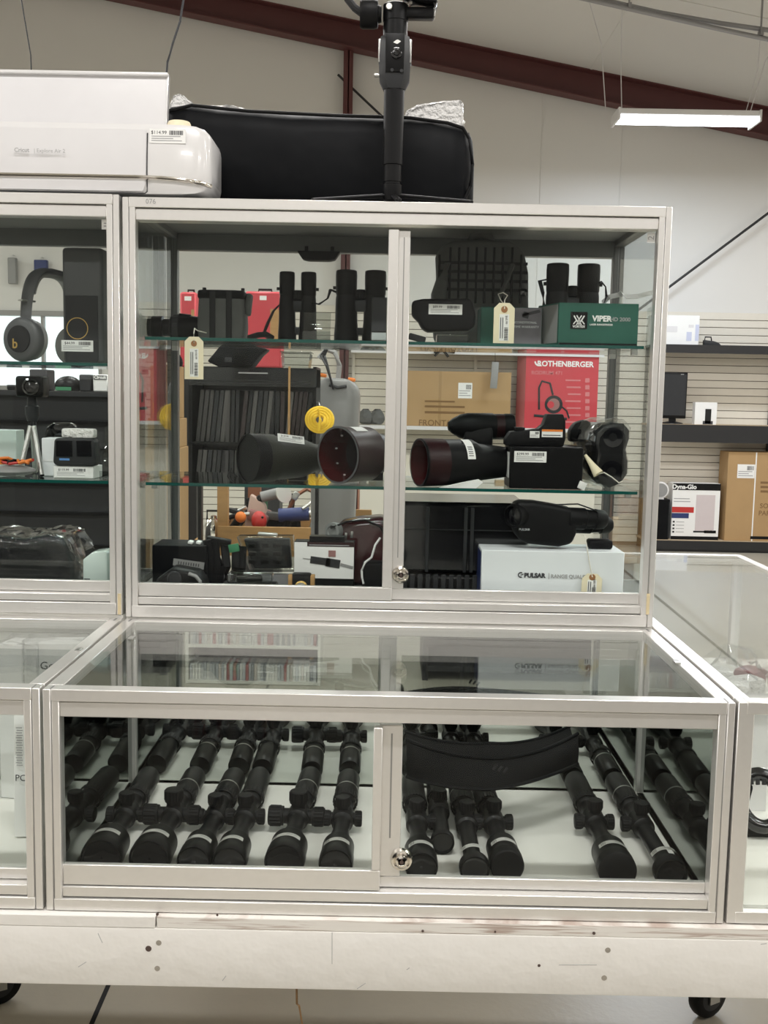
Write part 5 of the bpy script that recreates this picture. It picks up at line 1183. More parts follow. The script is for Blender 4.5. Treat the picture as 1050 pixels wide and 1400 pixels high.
    MB().prism([(x0, LZ0), (x1, LZ0), (x1, z1-.004), (x1-.006, z1), (x0+.018, z1-.004), (x0, z1-.018)], Y, Y+.05, .003, 2).build('body', 'pale', t)
    p = at(119, 793, Y); MB().box(p.x-.006, p.x+.006, Y-.0008, Y-.0002, p.z-.004, p.z+.003).build('dark_label', 'ink', t)
lefts()

# ================================================================== LOW CASES LEFT AND RIGHT
def lowside():
    Z = .0235
    p = at(29, 1085, .20); t = thing('hang_card', 'white packet with PC lettering standing in the low left case', 'packet', (p.x, .20, Z))
    x0, x1 = at(19, 1040, .2).x, at(44, 1040, .2).x; z1 = at(30, 977, .2).z
    MB().obox(((x0+x1)/2, .205, (Z+z1)/2+.002), (x1-x0, .012, z1-Z), (-.05, 0, .04), .001).build('packet_body', 'paper', t)
    lettering(t, 'PC', .015, at(28, 1064, .195), 'ink', rot=(-.05, 0, 0))
    b = MB(); 
    for i in range(16): p = at(26+(i % 2), 995+3.4*i, .1955); b.obox((p.x, .1955-.0004, p.z), (.010, .0006, .0016), (0, 0, 0))
    b.build('small_print', 'greyink', t)
    for nm, lab, px, py, sx, sy, h, txt, rz in (('white_carton', 'white carton printed Go with torn bag around it, in low left case', 74, 905, .10, .05, .290, 'Go', .1), ('white_carton', 'plain white carton wrapped in clear film, left part of low left case', 24, 905, .075, .06, .285, '', -.15)):
        q = at(px, py, .36); t = thing(nm, lab, 'box', (q.x, .36, Z))
        T = Matrix.Translation((q.x, .36, 0)) @ Matrix.Rotation(rz, 4, 'Z')
        bd = MB().box(-sx/2, sx/2, 0, sy, Z, Z+h, bev=.001, seg=1, T=T).build('carton', 'paper', t)
        if txt: MB().text(txt, .020, T @ Matrix.Translation((-.012, -.0008, Z+h*.86)) @ FRONT, 'CENTER').build('lettering', 'ink', bd)
        b = MB(); rnd = random.Random(len(txt)+3); b.box(-sx*.55, sx*.55, -.006, sy+.006, Z+.001, Z+h+.008, bev=.004, seg=1, T=T)
        bmesh.ops.subdivide_edges(b.bm, edges=list(b.bm.edges), cuts=3, use_grid_fill=True)
        for v in b.bm.verts:
            if v.co.z > Z+.005: v.co += Vector((rnd.uniform(-.003, .003), rnd.uniform(-.003, .003), rnd.uniform(-.004, .002)))
        b.build('clear_bag', 'wrap', t, smooth=4)
    # right case
    Y = .60; q = at(930, 895, Y); t = thing('clear_box', 'small clear plastic box standing near the left side of the right case', 'box', (1.10, Y, Z))
    MB().box(1.045, 1.15, .56, .66, Z, Z+.14, bev=.003, seg=1).build('clear_shell', 'acrylic', t); MB().box(1.044, 1.151, .559, .661, Z+.14, Z+.152, bev=.002, seg=1).build('lid', 'acrylic', t); B('insert', 'pale', t, 1.06, 1.13, .58, .64, Z+.002, Z+.03)
    t = thing('clear_tote', 'flat clear plastic tub far back inside the right case', 'box', (1.09, 1.0, Z))
    MB().prism([(1.03, Z), (1.17, Z), (1.19, Z+.11), (1.15, Z+.16), (1.03, Z+.16)], .92, 1.06, .006, 2).build('clear_shell', 'acrylic', t); MB().tubepath([(1.03, .917, Z+.165), (1.155, .917, Z+.165), (1.195, .917, Z+.11)], .003, 6).build('rim', 'wrap', t)
    rnd = random.Random(8)
    t = thing('foil_wrapped_pack', 'shiny film-wrapped pinkish packs heaped inside the right case', 'packaging', (1.15, .56, Z))
    fp_ = atz(1008, 915, .24)
    for i, (x, y, z, m_) in enumerate(((1.19, .33, Z+.10, 'bubble'), (1.23, .27, Z+.10, 'bubble'), (1.26, .34, Z+.09, 'pinkred'), (1.20, .24, Z+.08, 'bubble'))):
        MB().obox((x-1.22+fp_.x, y-.30+fp_.y, Z+.105), (.06, .05, .21), (0, 0, .4*i), .01, 2).build('pack', m_, t)
    blob('clear_film', 'wrap', (fp_.x, fp_.y, Z+.135), .085, .085, .12, t, 3, .14)
    # goggles headset at the front
    t = thing('headset', 'black ring-shaped headset standing in the front of the right case', 'headset', (1.08, .27, Z))
    YH = .27; c = at(1040, 1094, YH); R_ = 30*sc(YH)
    MB().tubepath([(c.x+R_*math.cos(a), YH+.02*math.sin(a), max(Z+.013, c.z+R_*1.08*math.sin(a))) for a in (2*PI*i/28 for i in range(29))], .0125, 10, .8, up=(0, 1, 0)).build('ring_band', 'gloss', t)
    MB().obox((c.x-R_*.9, YH-.002, c.z+.008), (.022, .028, .05), (0, .2, 0), .006, 2).build('side_pod', 'rubber', t)
    MB().box(c.x-.03, c.x+.03, YH-.016, YH+.016, Z, Z+.018, bev=.006, seg=2).build('chin_rest', 'rubber', t)
    for i in range(5): MB().obox((c.x-R_*.6+.011*i, YH-.010, c.z+R_*1.02), (.007, .004, .012), (0, .1*i-.2, 0), .001).build('vent', 'charcoal', t)
    t = thing('white_tray', 'white open tray with dark contents at the back of the right case front', 'tray', (1.12, .38, Z))
    b = MB(); b.box(1.04, 1.20, .36, .40, Z+.19, Z+.215, bev=.006, seg=2); b.box(1.045, 1.195, .375, .38, Z, Z+.19); b.build('tray_body', 'wplast', t); MB().box(1.06, 1.18, .357, .361, Z+.196, Z+.206, bev=.002).build('dark_slot', 'gloss', t)
lowside()

# ================================================================== BACK OF THE SHOP
YS = YW-.42; F1 = YS
def shelfunit():
    x0 = at(890, 580, F1).x; x1 = XR-1.2
    t = thing('shelf_unit', 'long black-edged shelf unit along the slatted wall, right of the case', 'shelf unit', ((x0+x1)/2, YS+.2, FLOOR))
    for py0, py1, top in ((470, 483, 'shelfblack'), (579, 605, 'board'), (738, 752, 'board')):
        za, zb_ = at(960, py0+1.5, F1).z, at(960, py1, F1).z
        B('shelf_board', top, t, x0, x1, YS+.012, YW-.02, za-.018, za); B('front_beam', 'shelfblack', t, x0, x1, YS, YS+.012, zb_, za+.0005 if top == 'shelfblack' else za-.004)
    za = at(960, 470, F1).z
    for x in (x0+.01, x0+1.3, x0+2.6): B('upright', 'shelfblack', t, x, x+.03, YW-.05, YW-.02, FLOOR, za-.01)
    B('kick_plate', 'shelfblack', t, x0, x1, YS+.02, YS+.03, FLOOR, at(960, 752, F1).z)
    zA, zB, zC = at(960, 471.5, F1).z, at(960, 580.5, F1).z, at(960, 739.5, F1).z
    k = sc(F1)
    # things on it
    Y = F1+.10; c = at(921, 545, Y); m_ = thing('monitor', 'black upright monitor on the middle board of the right shelf unit', 'monitor', (c.x, Y, zB))
    xa, xb = at(904, 540, Y).x, at(939, 540, Y).x; z1, z0 = at(920, 509, Y).z, at(920, 572, Y).z
    MB().box(xa, xb, Y, Y+.03, z0, z1, bev=.004).build('screen_frame', 'black', m_); MB().box(xa+.008, xb-.010, Y-.001, Y+.001, z0+.03, z1-.02).build('screen', 'charcoal', m_)
    MB().box(c.x-.035, c.x+.035, Y+.01, Y+.025, zB+.01, z0+.01).build('neck', 'black', m_); MB().lathe((c.x, Y+.02, zB), (0, 0, 1), [(0, .11), (.01, .105), (.024, .045)], 24).build('base', 'black', m_)
    q = at(933, 512, Y); MB().box(q.x-.015, q.x+.015, Y-.001, Y, q.z-.007, q.z+.003).build('label', 'paper', m_)
    Y = F1+.08; xa, xb = at(950, 565, Y).x, at(980, 565, Y).x; m_ = thing('small_white_box', 'small white box with a dark gadget photo on the middle board', 'box', ((xa+xb)/2, Y, zB))
    bd = box3(xa, xb, Y, Y+.09, zB, at(965, 550, Y).z, 'carton', 'paper', m_); q = at(968, 570, Y); MB().box(q.x-.03, q.x+.03, Y-.0022, Y-.0002, zB+.01, zB+.155).build('gadget_print', 'gloss', bd); MB().box(q.x-.05, q.x+.05, Y-.0022, Y-.0002, zB+.001, zB+.035).build('band_print', 'ink', bd)
    Y = F1+.08; xa, xb = at(890, 450, Y).x, at(956, 450, Y).x; m_ = thing('white_printed_box', 'white box with pale blue printing on the top board, beside the case', 'box', ((xa+xb)/2, Y, zA))
    bd = box3(xa, xb, Y, Y+.14, zA, at(930, 431, Y).z, 'carton', 'paper', m_)
    for px, py, sx, sz, mm in ((918, 450, 16, 8, 'greyp'), (942, 460, 7, 12, 'blue'), (953, 455, 5, 22, 'blue'), (945, 446, 7, 4, 'charcoal')):
        q = at(px, py, Y); MB().box(q.x-sx*k/2, q.x+sx*k/2, Y-.0012, Y-.0002, q.z-sz*k/2, q.z+sz*k/2).build('blue_print', mat('pale_print', (.55, .58, .72), .6) if mm == 'blue' else 'wplast2', bd)
    Y = F1+.10; c = at(972, 466, Y); m_ = thing('handheld_tool', 'dark handheld tool lying on the top board of right shelf unit', 'tool', (c.x, Y, zA))
    MB().prism([(c.x-.065, zA), (c.x+.11, zA), (c.x+.08, zA+.03), (c.x+.03, zA+.045), (c.x-.065, zA+.055)], Y, Y+.06, .005, 2).build('body', 'charcoal', m_); MB().tubepath([(c.x-.055, Y+.03, zA+.045), (c.x-.05, Y+.03, zA+.085), (c.x+.008, Y+.03, zA+.085), (c.x+.016, Y+.03, zA+.04)], .007, 8).build('handle', 'rubber', m_)
    Y = F1+.08; xa, xb = at(919, 690, Y).x, at(984, 690, Y).x; z1 = at(950, 661, Y).z; m_ = thing('heater_box', 'white, red and black printed heater box on the lowest board', 'box', ((xa+xb)/2, Y, zC))
    bd = box3(xa, xb, Y, Y+.2, zC, z1, 'carton', 'paper', m_); h = z1-zC
    def pr(u0, u1, v0, v1, mm, nm='print'): MB().box(xa+(xb-xa)*u0, xa+(xb-xa)*u1, Y-.0014, Y-.0003, zC+h*v0, zC+h*v1).build(nm, mm, bd)
    pr(0, 1, .88, 1, 'black'); pr(0, 1, 0, .06, 'black'); pr(0, .46, .48, .58, 'red'); pr(0, .36, .38, .47, 'blue'); pr(.50, .90, .16, .80, mat('pinkish_print', (.62, .55, .55), .6)); pr(.70, .95, .12, .17, 'black'); pr(.47, .75, .13, .16, 'charcoal')
    for i in range(4): pr(.03, .07, .12+.06*i, .15+.06*i, 'charcoal'); pr(.10, .27, .13+.06*i, .14+.06*i, 'greyink')
    pr(.03, .36, .72, .735, 'greyink'); pr(.03, .38, .67, .685, 'greyink')
    q = at(935, 668, Y); lettering(bd, 'Dyna-Glo', .062, (xa+(xb-xa)*.24, Y-.0016, zC+h*.935), 'paper', bold=.002)
    Y = F1+.10; xa, xb = at(993, 680, Y-.04).x, at(1100, 680, Y).x; z1 = at(1020, 618, Y).z; m_ = thing('parts_carton', 'large brown carton with SOFA PARTS print at the right edge, lowest board', 'box', ((xa+xb)/2, Y, zC))
    bd = box3(xa, xb, Y-.04, Y+.24, zC, z1, 'carton', 'card', m_, .003); q = at(1022, 645, Y-.04)
    sticker(bd, (at(1020, 644, Y-.04).x, Y-.0415, at(1020, 644, Y).z), 24*k, 19*k, '', seed=13, name='shipping_label')
    xs = at(1031, 680, Y-.04).x; B('packing_strap', 'paper', bd, xs-.006, xs+.006, Y-.0412, Y-.0402, zC, z1)
    lettering(bd, 'SOFA', .068, at(1050, 692, Y-.041), 'cardink', bold=.001); lettering(bd, 'PARTS', .068, at(1050, 702, Y-.041), 'cardink', bold=.001)
    for py in (660, 666, 672): q = at(1052, py, Y-.041); MB().box(q.x-.09, q.x+.09, Y-.0415, Y-.0405, q.z-.011, q.z+.011).build('text_line', 'cardink', bd)
    B('black_print_band', 'black', bd, at(1024, 730, Y).x, xb-.02, Y-.0413, Y-.0403, zC+.02, zC+.05)
    Y = F1+.05; xa, xb = at(884, 710, Y).x, at(915, 710, Y).x; zt_ = at(905, 683, Y).z; m_ = thing('black_speaker_box', 'plain black cabinet box beside the heater box on the lowest board', 'box', ((xa+xb)/2, Y, zC))
    box3(xa, xb, Y, Y+.2, zC, zt_, 'cabinet', 'fabric', m_, .004); B('edge_strip', 'charcoal', m_, xb-.01, xb-.004, Y-.002, Y, zC+.02, zt_-.02)
    c = at(904, 671, Y); m_ = thing('white_fan_heater', 'white rounded fan heater standing on the black cabinet box', 'fan', (c.x, Y+.06, zt_))
    MB().lathe((c.x, Y+.04, zt_+.092), (0, -1, 0), [(-.05, .05), (-.04, .08), (0, .088), (.01, .086), (.014, .074)], 26).build('housing', 'wplast', m_); MB().lathe((c.x, Y+.027, zt_+.092), (0, -1, 0), [(0, .072), (.002, .07), (.002, 0)], 24, cap=False).build('grille', 'greyp', m_); B('base', 'wplast', m_, c.x-.04, c.x+.04, Y+.03, Y+.09, zt_, zt_+.012)
shelfunit()
def midshelf():
    """white boarded shelving seen through the upper case"""
    Y = F1; x0, x1 = at(478, 590, Y).x, at(822, 590, Y).x; k = sc(Y)
    zB = at(650, 584, Y).z; zA = at(650, 480, Y).z
    t = thing('white_shelf_unit', 'white boarded shelving on the slatted wall, seen through the upper case', 'shelf unit', ((x0+x1)/2, Y+.2, FLOOR))
    for zz in (zA, zB): B('shelf_board', 'cream', t, x0, x1, Y+.01, YW-.02, zz-.03, zz); B('front_edge', 'wplast2', t, x0, x1, Y, Y+.01, zz-.036, zz)
    for x in (x0, (x0+x1)/2, x1-.03): B('upright', 'cream', t, x, x+.03, YW-.05, YW-.02, FLOOR, zA+.1)
    B('base_panel', 'cream', t, x0, x1, Y+.2, Y+.22, FLOOR, zB-.3)
    # carton
    Y2 = Y+.05; xa, xb = at(556, 550, Y2).x, at(698, 550, Y2).x; z1 = at(630, 508, Y2).z
    m_ = thing('auto_parts_carton', 'long brown carton with FRONT print, behind the middle shelf', 'box', ((xa+xb)/2, Y2, zB))
    bd = box3(xa, xb, Y2, Y2+.28, zB, z1, 'carton', 'card', m_, .003)
    lettering(bd, 'FRONT/AVANT', .085, at(612, 579, Y2-.001), 'cardink', bold=.001)
    for py, s_ in ((549, .038), (556, .046), (564, .05)): q = at(608, py, Y2-.001); MB().box(q.x-.2, q.x+.2-.1*(py % 2), Y2-.0015, Y2-.0005, q.z-s_*.22, q.z+s_*.22).build('text_line', 'cardink', bd)
    q = at(636, 534, Y2); sticker(bd, (q.x, Y2-.001, q.z), 19*k, 21*k, '', seed=14, name='shipping_label')
    B('tape', mat('parcel_tape', (.38, .25, .12), .2), bd, at(600, 520, Y2).x, at(604, 520, Y2).x, Y2-.0008, Y2, zB+.01, z1)
    # red box
    Y2 = Y+.02; xa, xb = at(718, 540, Y2).x, at(817, 540, Y2).x; z1 = at(765, 487, Y2).z
    m_ = thing('red_tool_box', 'red ROTHENBERGER carton seen through the right part of upper case', 'box', ((xa+xb)/2, Y2, zB))
    xl = at(706, 540, Y2+.14).x
    bd = MB().loft([[(xa, Y2, z), (xb, Y2, z), (xb, Y2+.25, z), (xa-.06, Y2+.22, z)] for z in (zB, z1)]).build('carton', 'redbox', m_)
    MB().loft([[(xa-.0012, Y2+.004, z), (xa-.061, Y2+.218, z), (xa-.062, Y2+.218, z), (xa-.0022, Y2+.004, z)] for z in (zB+.003, z1-.003)]).build('side_print', 'redside', bd)
    lettering(bd, 'ROTHENBERGER', .074, at(773, 498, Y2-.002), 'paper', bold=.0022); lettering(bd, 'RODRUM 471', .052, at(748, 510, Y2-.002), 'redside', bold=.001)
    c = at(737, 497, Y2); b = MB(); b.tubepath([Vector((c.x+.04*math.cos(a), Y2-.002, c.z+.02+.04*math.sin(a))) for a in (PI+PI*.62*i/10 for i in range(11))], .0075, 6, .3, up=(0, 1, 0)); b.build('logo_swoosh', 'paper', bd)
    for i in range(7):
        py = 520+9.5*i; q = at(803, py, Y2); MB().box(q.x-.021, q.x+.021, Y2-.0026, Y2-.0004, q.z-.021, q.z+.021).build('icon_print', 'redside', bd)
        q = at(784, py, Y2); MB().box(q.x-.08+.012*(i % 3), q.x+.072, Y2-.0026, Y2-.0004, q.z-.008, q.z+.008).build('text_line', 'redside', bd)
    # drain machine print
    b = MB(); f_ = lambda a, c_: at(a, c_, Y2-.004)
    b.tubepath([f_(737, 560), f_(737, 530), f_(741, 521), f_(752, 524), f_(756, 540)], 0.010, 6, .25, up=(0, 1, 0)); b.tubepath([f_(730, 568), f_(752, 570), f_(775, 573)], .013, 6, .25, up=(0, 1, 0)); b.tubepath([f_(768, 556), f_(775, 562), f_(778, 572)], .008, 6, .25, up=(0, 1, 0)); b.build('frame_print', 'charcoal', bd)
    q = f_(757, 553); b = MB(); b.lathe((q.x, Y2-.001, q.z), (0, -1, 0), [(0, .09), (.001, .09)], 24, cap=True); b.m(1); b.lathe((q.x, Y2-.0025, q.z), (0, -1, 0), [(0, .06), (.0006, .06)], 20); b.m(2); b.lathe((q.x-.03, Y2-.0035, q.z-.003), (0, -1, 0), [(0, .035), (.0006, .035)], 16); b.build('drum_print', ['charcoal', 'sand', 'redbox'], bd)
    # ruffled dark bags on the board, left of the carton
    for i, (px, lab) in enumerate(((500, 'dark ruffled packet on the white board, left one of two'), (516, 'dark ruffled packet on the white board, next to the door stile'))):
        q = at(px, 560, Y+.06); m_ = thing('ruffled_packet', lab, 'packet', (q.x, Y+.06, zB)); blob('bag', 'pack', (q.x, Y+.08, zB+.072), .072, .07, .082, m_, i, .12); B('seal', 'rubber', m_, q.x-.03, q.x+.03, Y+.075, Y+.085, zB+.14, zB+.16)
    # goods on the upper board
    for i, (px, wd, hgt, mm, lab) in enumerate(((497, 14, 12, 'charcoal', 'small dark carton on the upper white board, leftmost'), (512, 10, 14, 'card', 'small brown carton on the upper white board'), (590, 40, 9, 'greyp', 'long grey packet lying on the upper white board'), (640, 26, 7, 'paper', 'white packet lying on the upper white board'), (700, 34, 10, 'card', 'flat brown carton on the upper white board'), (770, 70, 15, 'redbox', 'red carton on the upper white board above the red tool carton'))):
        q = at(px, 480, Y+.06); m_ = thing('goods_carton', lab, 'box', (q.x, Y+.1, zA)); box3(q.x-wd*k/2, q.x+wd*k/2, Y+.06, Y+.18, zA, zA+hgt*k, 'carton', mm, m_, .004); B('label', 'paper', m_, q.x-.02, q.x+.01, Y+.0585, Y+.0598, zA+.006, zA+.4*hgt*k)
    q0, q1 = at(553, 483, Y-.03), at(640, 486, Y-.03)
    m_ = thing('paint_gun', 'black pistol-grip tool hanging from the edge of upper white board', 'tool', (at(605, 483, Y).x, Y-.03, zA-.03))
    b = MB(); p = [at(593, 481, Y-.03), at(608, 478, Y-.03), at(622, 481, Y-.03)]; b.tubepath(p, .018, 8); b.tubepath([at(606, 479, Y-.03), at(613, 488, Y-.03)], .013, 8); b.tubepath([at(600, 481, Y-.03), at(594, 487, Y-.03)], .012, 8); b.build('body', 'gloss', m_)
    MB().tubepath([at(608, 479, Y-.028), Vector((p[1].x, Y+.004, zA-.02))], .003, 6).build('hook', 'steel', m_)
    m_ = thing('key_fob', 'grey slim gadget dangling on a cord below the upper white board', 'gadget', at(676, 512, Y-.04))
    MB().obox(at(676, 513, Y-.04), (.07, .018, .26), (0, .05, 0), .006).build('body', 'greyp', m_); MB().tubepath([at(677, 496, Y-.04), at(677, 486, Y-.02), Vector((at(677, 485, Y).x, Y+.006, zA-.012))], .002, 6).build('cord', 'black', m_)
midshelf()
def rack():
    """dark rack of media cases behind the left half of the case"""
    Y = 2.1; x0, x1 = at(258, 580, Y).x, at(432, 580, Y).x; k = sc(Y)
    z = lambda py: at(345, py, Y).z
    t = thing('media_rack', 'tall black rack holding rows of dark media cases, behind the left half', 'rack', ((x0+x1)/2, Y+.12, FLOOR))
    B('back_panel', 'black', t, x0, x1, Y+.20, Y+.21, z(662), z(500))
    for x in (x0, x1-.012): B('side_panel', 'black', t, x, x+.012, Y, Y+.21, z(662), z(500))
    for x in (x0, x1-.012): B('leg', 'black', t, x, x+.012, Y+.17, Y+.21, FLOOR, z(662))
    B('header', 'gloss', t, x0, x1, Y-.004, Y+.21, z(528), z(503)); B('shelf_board', 'black', t, x0, x1, Y, Y+.20, z(609), z(606)); B('shelf_board', 'black', t, x0, x1, Y, Y+.20, z(664), z(660))
    q = at(346, 510, Y-.005); MB().box(q.x-.05, q.x+.05, Y-.0055, Y-.0045, q.z-.002, q.z+.002).build('text_line', 'greyink', t)
    for q_ in (520, 524): B('header_line', 'charcoal', t, x0+.02, x1-.02, Y-.006, Y-.004, z(q_)-.001, z(q_)+.001)
    B('gold_strip', 'wood', t, at(396, 520, Y).x-.004, at(396, 520, Y).x+.003, Y-.008, Y-.001, z(600), z(500))
    rnd = random.Random(12); mats = [mat('case_spine_%d' % i, c_, .3) for i, c_ in enumerate(((.012, .012, .013), (.035, .035, .036), (.055, .052, .05), (.02, .021, .023), (.085, .082, .078), (.03, .02, .02)))]
    proto = {}
    for row, (za, h, lab) in enumerate(((z(606), (z(532)-z(606))*.97, 'dark media case leaning in the upper row of the black rack'), (z(660), (z(612)-z(660))*.9, 'dark media case leaning in the lower row of the black rack'))):
        x = x0+.018; i = 0
        while x < x1-.035:
            w_ = rnd.choice((.012, .014, .014)); mm = rnd.randrange(6)
            key = (row, mm, w_)
            if key not in proto:
                o = MB().box(-w_/2, w_/2, 0, .13, 0, h, bev=.001, seg=1).build('media_case', mats[mm]); proto[key] = o
            else:
                o = proto[key].copy(); col.objects.link(o)
            lean = .10 if i % 9 < 6 else .02
            o.location = (x+w_/2, Y+.02+rnd.uniform(0, .012), za+.0006+w_*.5*math.sin(lean)); o.rotation_euler = (0, lean, 0)
            ORD = 'first second third fourth fifth sixth seventh eighth ninth tenth eleventh twelfth thirteenth fourteenth fifteenth sixteenth seventeenth eighteenth nineteenth twentieth'.split() + ['twenty-'+q for q in 'first second third fourth fifth sixth seventh eighth ninth'.split()]
            tone = ('near-black', 'dark grey', 'warm grey', 'slate', 'pale grey', 'brownish black')[mm]
            tag(o, '%s media case, %s from the left in the %s row of the black rack' % (tone, ORD[i], 'upper' if row == 0 else 'lower'), 'media case', 'media cases in the %s row' % ('upper' if row == 0 else 'lower')); x += w_*math.cos(lean)+.0035; i += 1
rack()
def behind():
    # grey tote and yellow rope
    Y = 2.5; k = sc(Y); c = at(462, 545, Y)
    t = thing('grey_tote', 'grey plastic tote with orange clips and black strap, behind the case centre', 'tote', (c.x, Y, FLOOR))
    o = [(424, 600), (424, 540), (432, 523), (445, 516), (478, 518), (490, 530), (491, 545), (484, 600)]
    zlo = FLOOR+.0005; pts = [(at(a, c_, Y).x, at(a, c_, Y).z) for a, c_ in o]; pts[0] = (pts[0][0]+.02, zlo); pts[-1] = (pts[-1][0]-.02, zlo)
    MB().prism(list(reversed(pts)), Y, Y+.22, .02, 3).build('tub', mat('grey_tub', (.20, .20, .195), .4), t)
    for px, py in ((440, 515), (480, 521)): p = at(px, py, Y); MB().obox((p.x, Y+.06, p.z+.006), (.028, .05, .014), (0, .15, 0), .004).build('orange_clip', 'orange', t)
    MB().tubepath([at(446, 478, Y+.02), at(441, 486, Y+.01), at(447, 500, Y-.01), at(452, 518, Y-.006), at(456, 532, Y-.006)], .012, 8, .35).build('shoulder_strap', 'black', t)
    MB().tubepath([at(436, 490, Y+.1), at(446, 478, Y+.1), at(458, 482, Y+.1), at(464, 500, Y+.1), at(462, 522, Y+.1)], .01, 8).build('handle', 'greyp', t)
    MB().tubepath([at(450, 526, Y-.004), at(462, 530, Y-.004), at(474, 528, Y-.004)], .006, 8).build('front_bar', 'charcoal', t)
    Y = 2.06; c = at(437, 574, Y); t = thing('yellow_rope', 'coil of bright yellow rope hung at the right side of the black rack', 'rope', (c.x, Y, c.z-.05))
    for i, r in enumerate((.044, .036, .027, .018)):
        MB().tubepath([(c.x+r*math.cos(a), Y-.004*i+.006*math.sin(2*a), c.z+r*.92*math.sin(a)) for a in (2*PI*j/22 for j in range(23))], .0062, 8, up=(0, 1, 0)).build('rope_turn', 'yellow', t)
    MB().tubepath([(c.x-.004, Y-.02, c.z+.036), (c.x+.004, Y-.024, c.z), (c.x-.002, Y-.02, c.z-.036)], .005, 8).build('rope_tie', 'yellow', t)
    MB().tubepath([(c.x, Y, c.z+.045), (c.x-.006, Y+.03, c.z+.058), (at(432, 574, 2.1).x-.006, 2.12, c.z+.058)], .003, 6).build('hook', 'steel', t)
    # work table with wooden crate and tools
    Y = 3.2; zt_ = at(380, 752, Y).z; x0, x1 = at(250, 740, Y).x, at(545, 740, Y).x; k = sc(Y)
    t = thing('work_table', 'low wooden table behind the case carrying the tool crate', 'table', ((x0+x1)/2, Y+.2, FLOOR))
    B('table_top', 'wood', t, x0, x1, Y, Y+.5, zt_-.03, zt_)
    for x in (x0+.02, x1-.06):
        for y in (Y+.02, Y+.44): B('leg', 'wood', t, x, x+.04, y, y+.04, FLOOR, zt_-.03)
    t = thing('wooden_crate', 'open pine crate frame full of tools, behind the left bottom shelf', 'crate', (at(380, 740, Y).x, Y+.15, zt_))
    xa, xb = at(297, 740, Y).x, at(478, 740, Y).x; zr = at(380, 722, Y).z; zh = at(380, 655, Y).z
    B('front_board', 'wood', t, xa, xb, Y+.02, Y+.045, zt_, zr); B('rear_board', 'wood', t, xa, xb, Y+.36, Y+.385, zt_, zr); B('floor_board', 'wood', t, xa, xb, Y+.045, Y+.36, zt_, zt_+.012)
    for px in (302, 472):
        p = at(px, 700, Y); B('post', 'wood', t, p.x-.024, p.x+.024, Y+.045, Y+.085, zt_+.012, zh)
    for px in (335, 462): p = at(px, 700, Y); B('rear_post', 'dwood', t, p.x-.03, p.x+.03, Y+.32, Y+.36, zt_+.012, zh)
    B('end_board', 'wood', t, xa, xa+.02, Y+.045, Y+.36, zt_+.012, zr)
    zc = zr-.005
    def tool(name, lab, cat, parts, loc):
        q = thing(name, lab, cat, loc)
        for nm, mm, b in parts: b.build(nm, mm, q)
    def T(px, py, dy): p = at(px, py, Y+dy); return p
    p = T(312, 708, .14); tool('pliers', 'dark pliers with rubber grips at the left end of the pine crate', 'pliers', [('grip', 'rubber', MB().tubepath([p+Vector((-.02, 0, -.02)), p, p+Vector((.05, 0, .015))], .012, 8)), ('jaw', 'steel', MB().tubepath([p+Vector((.05, 0, .015)), p+Vector((.10, 0, .02))], .009, 8)), ('grip', 'rubber', MB().tubepath([p+Vector((-.03, .02, .03)), p+Vector((0, .02, .035)), p+Vector((.05, .012, .02))], .012, 8))], (p.x, p.y, zt_+.012))
    p = T(329, 707, .13); tool('orange_capped_tool', 'small dark tool with a bright orange cap in the pine crate', 'tool', [('body', 'rubber', MB().cyl(p+Vector((-.05, .05, -.07)), p, .02)), ('cap', 'orange', MB().sph(p, .026, .026, .026))], (p.x, p.y, zt_+.012))
    p = T(354, 712, .12); tool('red_ball', 'red rubber ball shape among the tools in the pine crate', 'ball', [('ball', 'red', MB().sph(p, .036, .036, .046)), ('valve', 'rubber', MB().sph(p+Vector((.02, -.03, .02)), .006))], (p.x, p.y, zt_+.012))
    p = T(345, 690, .20); tool('pink_cloth', 'pale pinkish folded cloth poking up from the pine crate', 'cloth', [('fold', mat('pale_cloth', (.48, .34, .28), .8), MB().prism([(p.x-.05, zt_+.012), (p.x+.09, zt_+.012), (p.x+.06, p.z), (p.x-.01, p.z+.05)], p.y, p.y+.06, .01, 2)), ('inner_fold', 'sand', MB().obox(p+Vector((.03, .03, -.05)), (.10, .1, .05), (.2, .3, 0), .01))], (p.x, p.y, zt_+.012))
    p = T(372, 680, .22); tool('grinder', 'grey and black angle grinder lying over the pine crate tools', 'tool', [('body', 'greyp', MB().cyl(p+Vector((-.05, 0, .0)), p+Vector((.06, 0, .03)), .025)), ('disc', 'steel', MB().cyl(p+Vector((.055, -.03, .02)), p+Vector((.06, -.035, .022)), .045)), ('handle', 'rubber', MB().tubepath([p+Vector((-.05, 0, 0)), p+Vector((-.10, 0, -.06)), p+Vector((-.1, 0, -.12))], .018, 8))], (p.x, p.y, zt_+.012))
    p = T(405, 705, .14); tool('blue_drill', 'dark blue cordless drill in the right half of the pine crate', 'drill', [('body', 'blue', MB().cyl(p+Vector((-.08, 0, 0)), p+Vector((.06, 0, .01)), .032)), ('chuck', 'steel', MB().cyl(p+Vector((.06, 0, .01)), p+Vector((.12, 0, .014)), .018)), ('grip', 'rubber', MB().tubepath([p+Vector((-.04, 0, -.02)), p+Vector((-.06, 0, -.12))], .022, 8))], (p.x, p.y, zt_+.012))
    p = T(438, 690, .16); tool('caulking_gun', 'long steel rod tool leaning across the right part of the crate', 'tool', [('rod', 'steel', MB().cyl(T(413, 696, .10), T(462, 662, .24), .007)), ('barrel', 'red', MB().cyl(T(436, 682, .16), T(458, 666, .22), .02)), ('grip', 'rubber', MB().obox(T(442, 706, .12), (.05, .04, .10), (0, .4, 0), .008))], (p.x, p.y, zt_+.012))
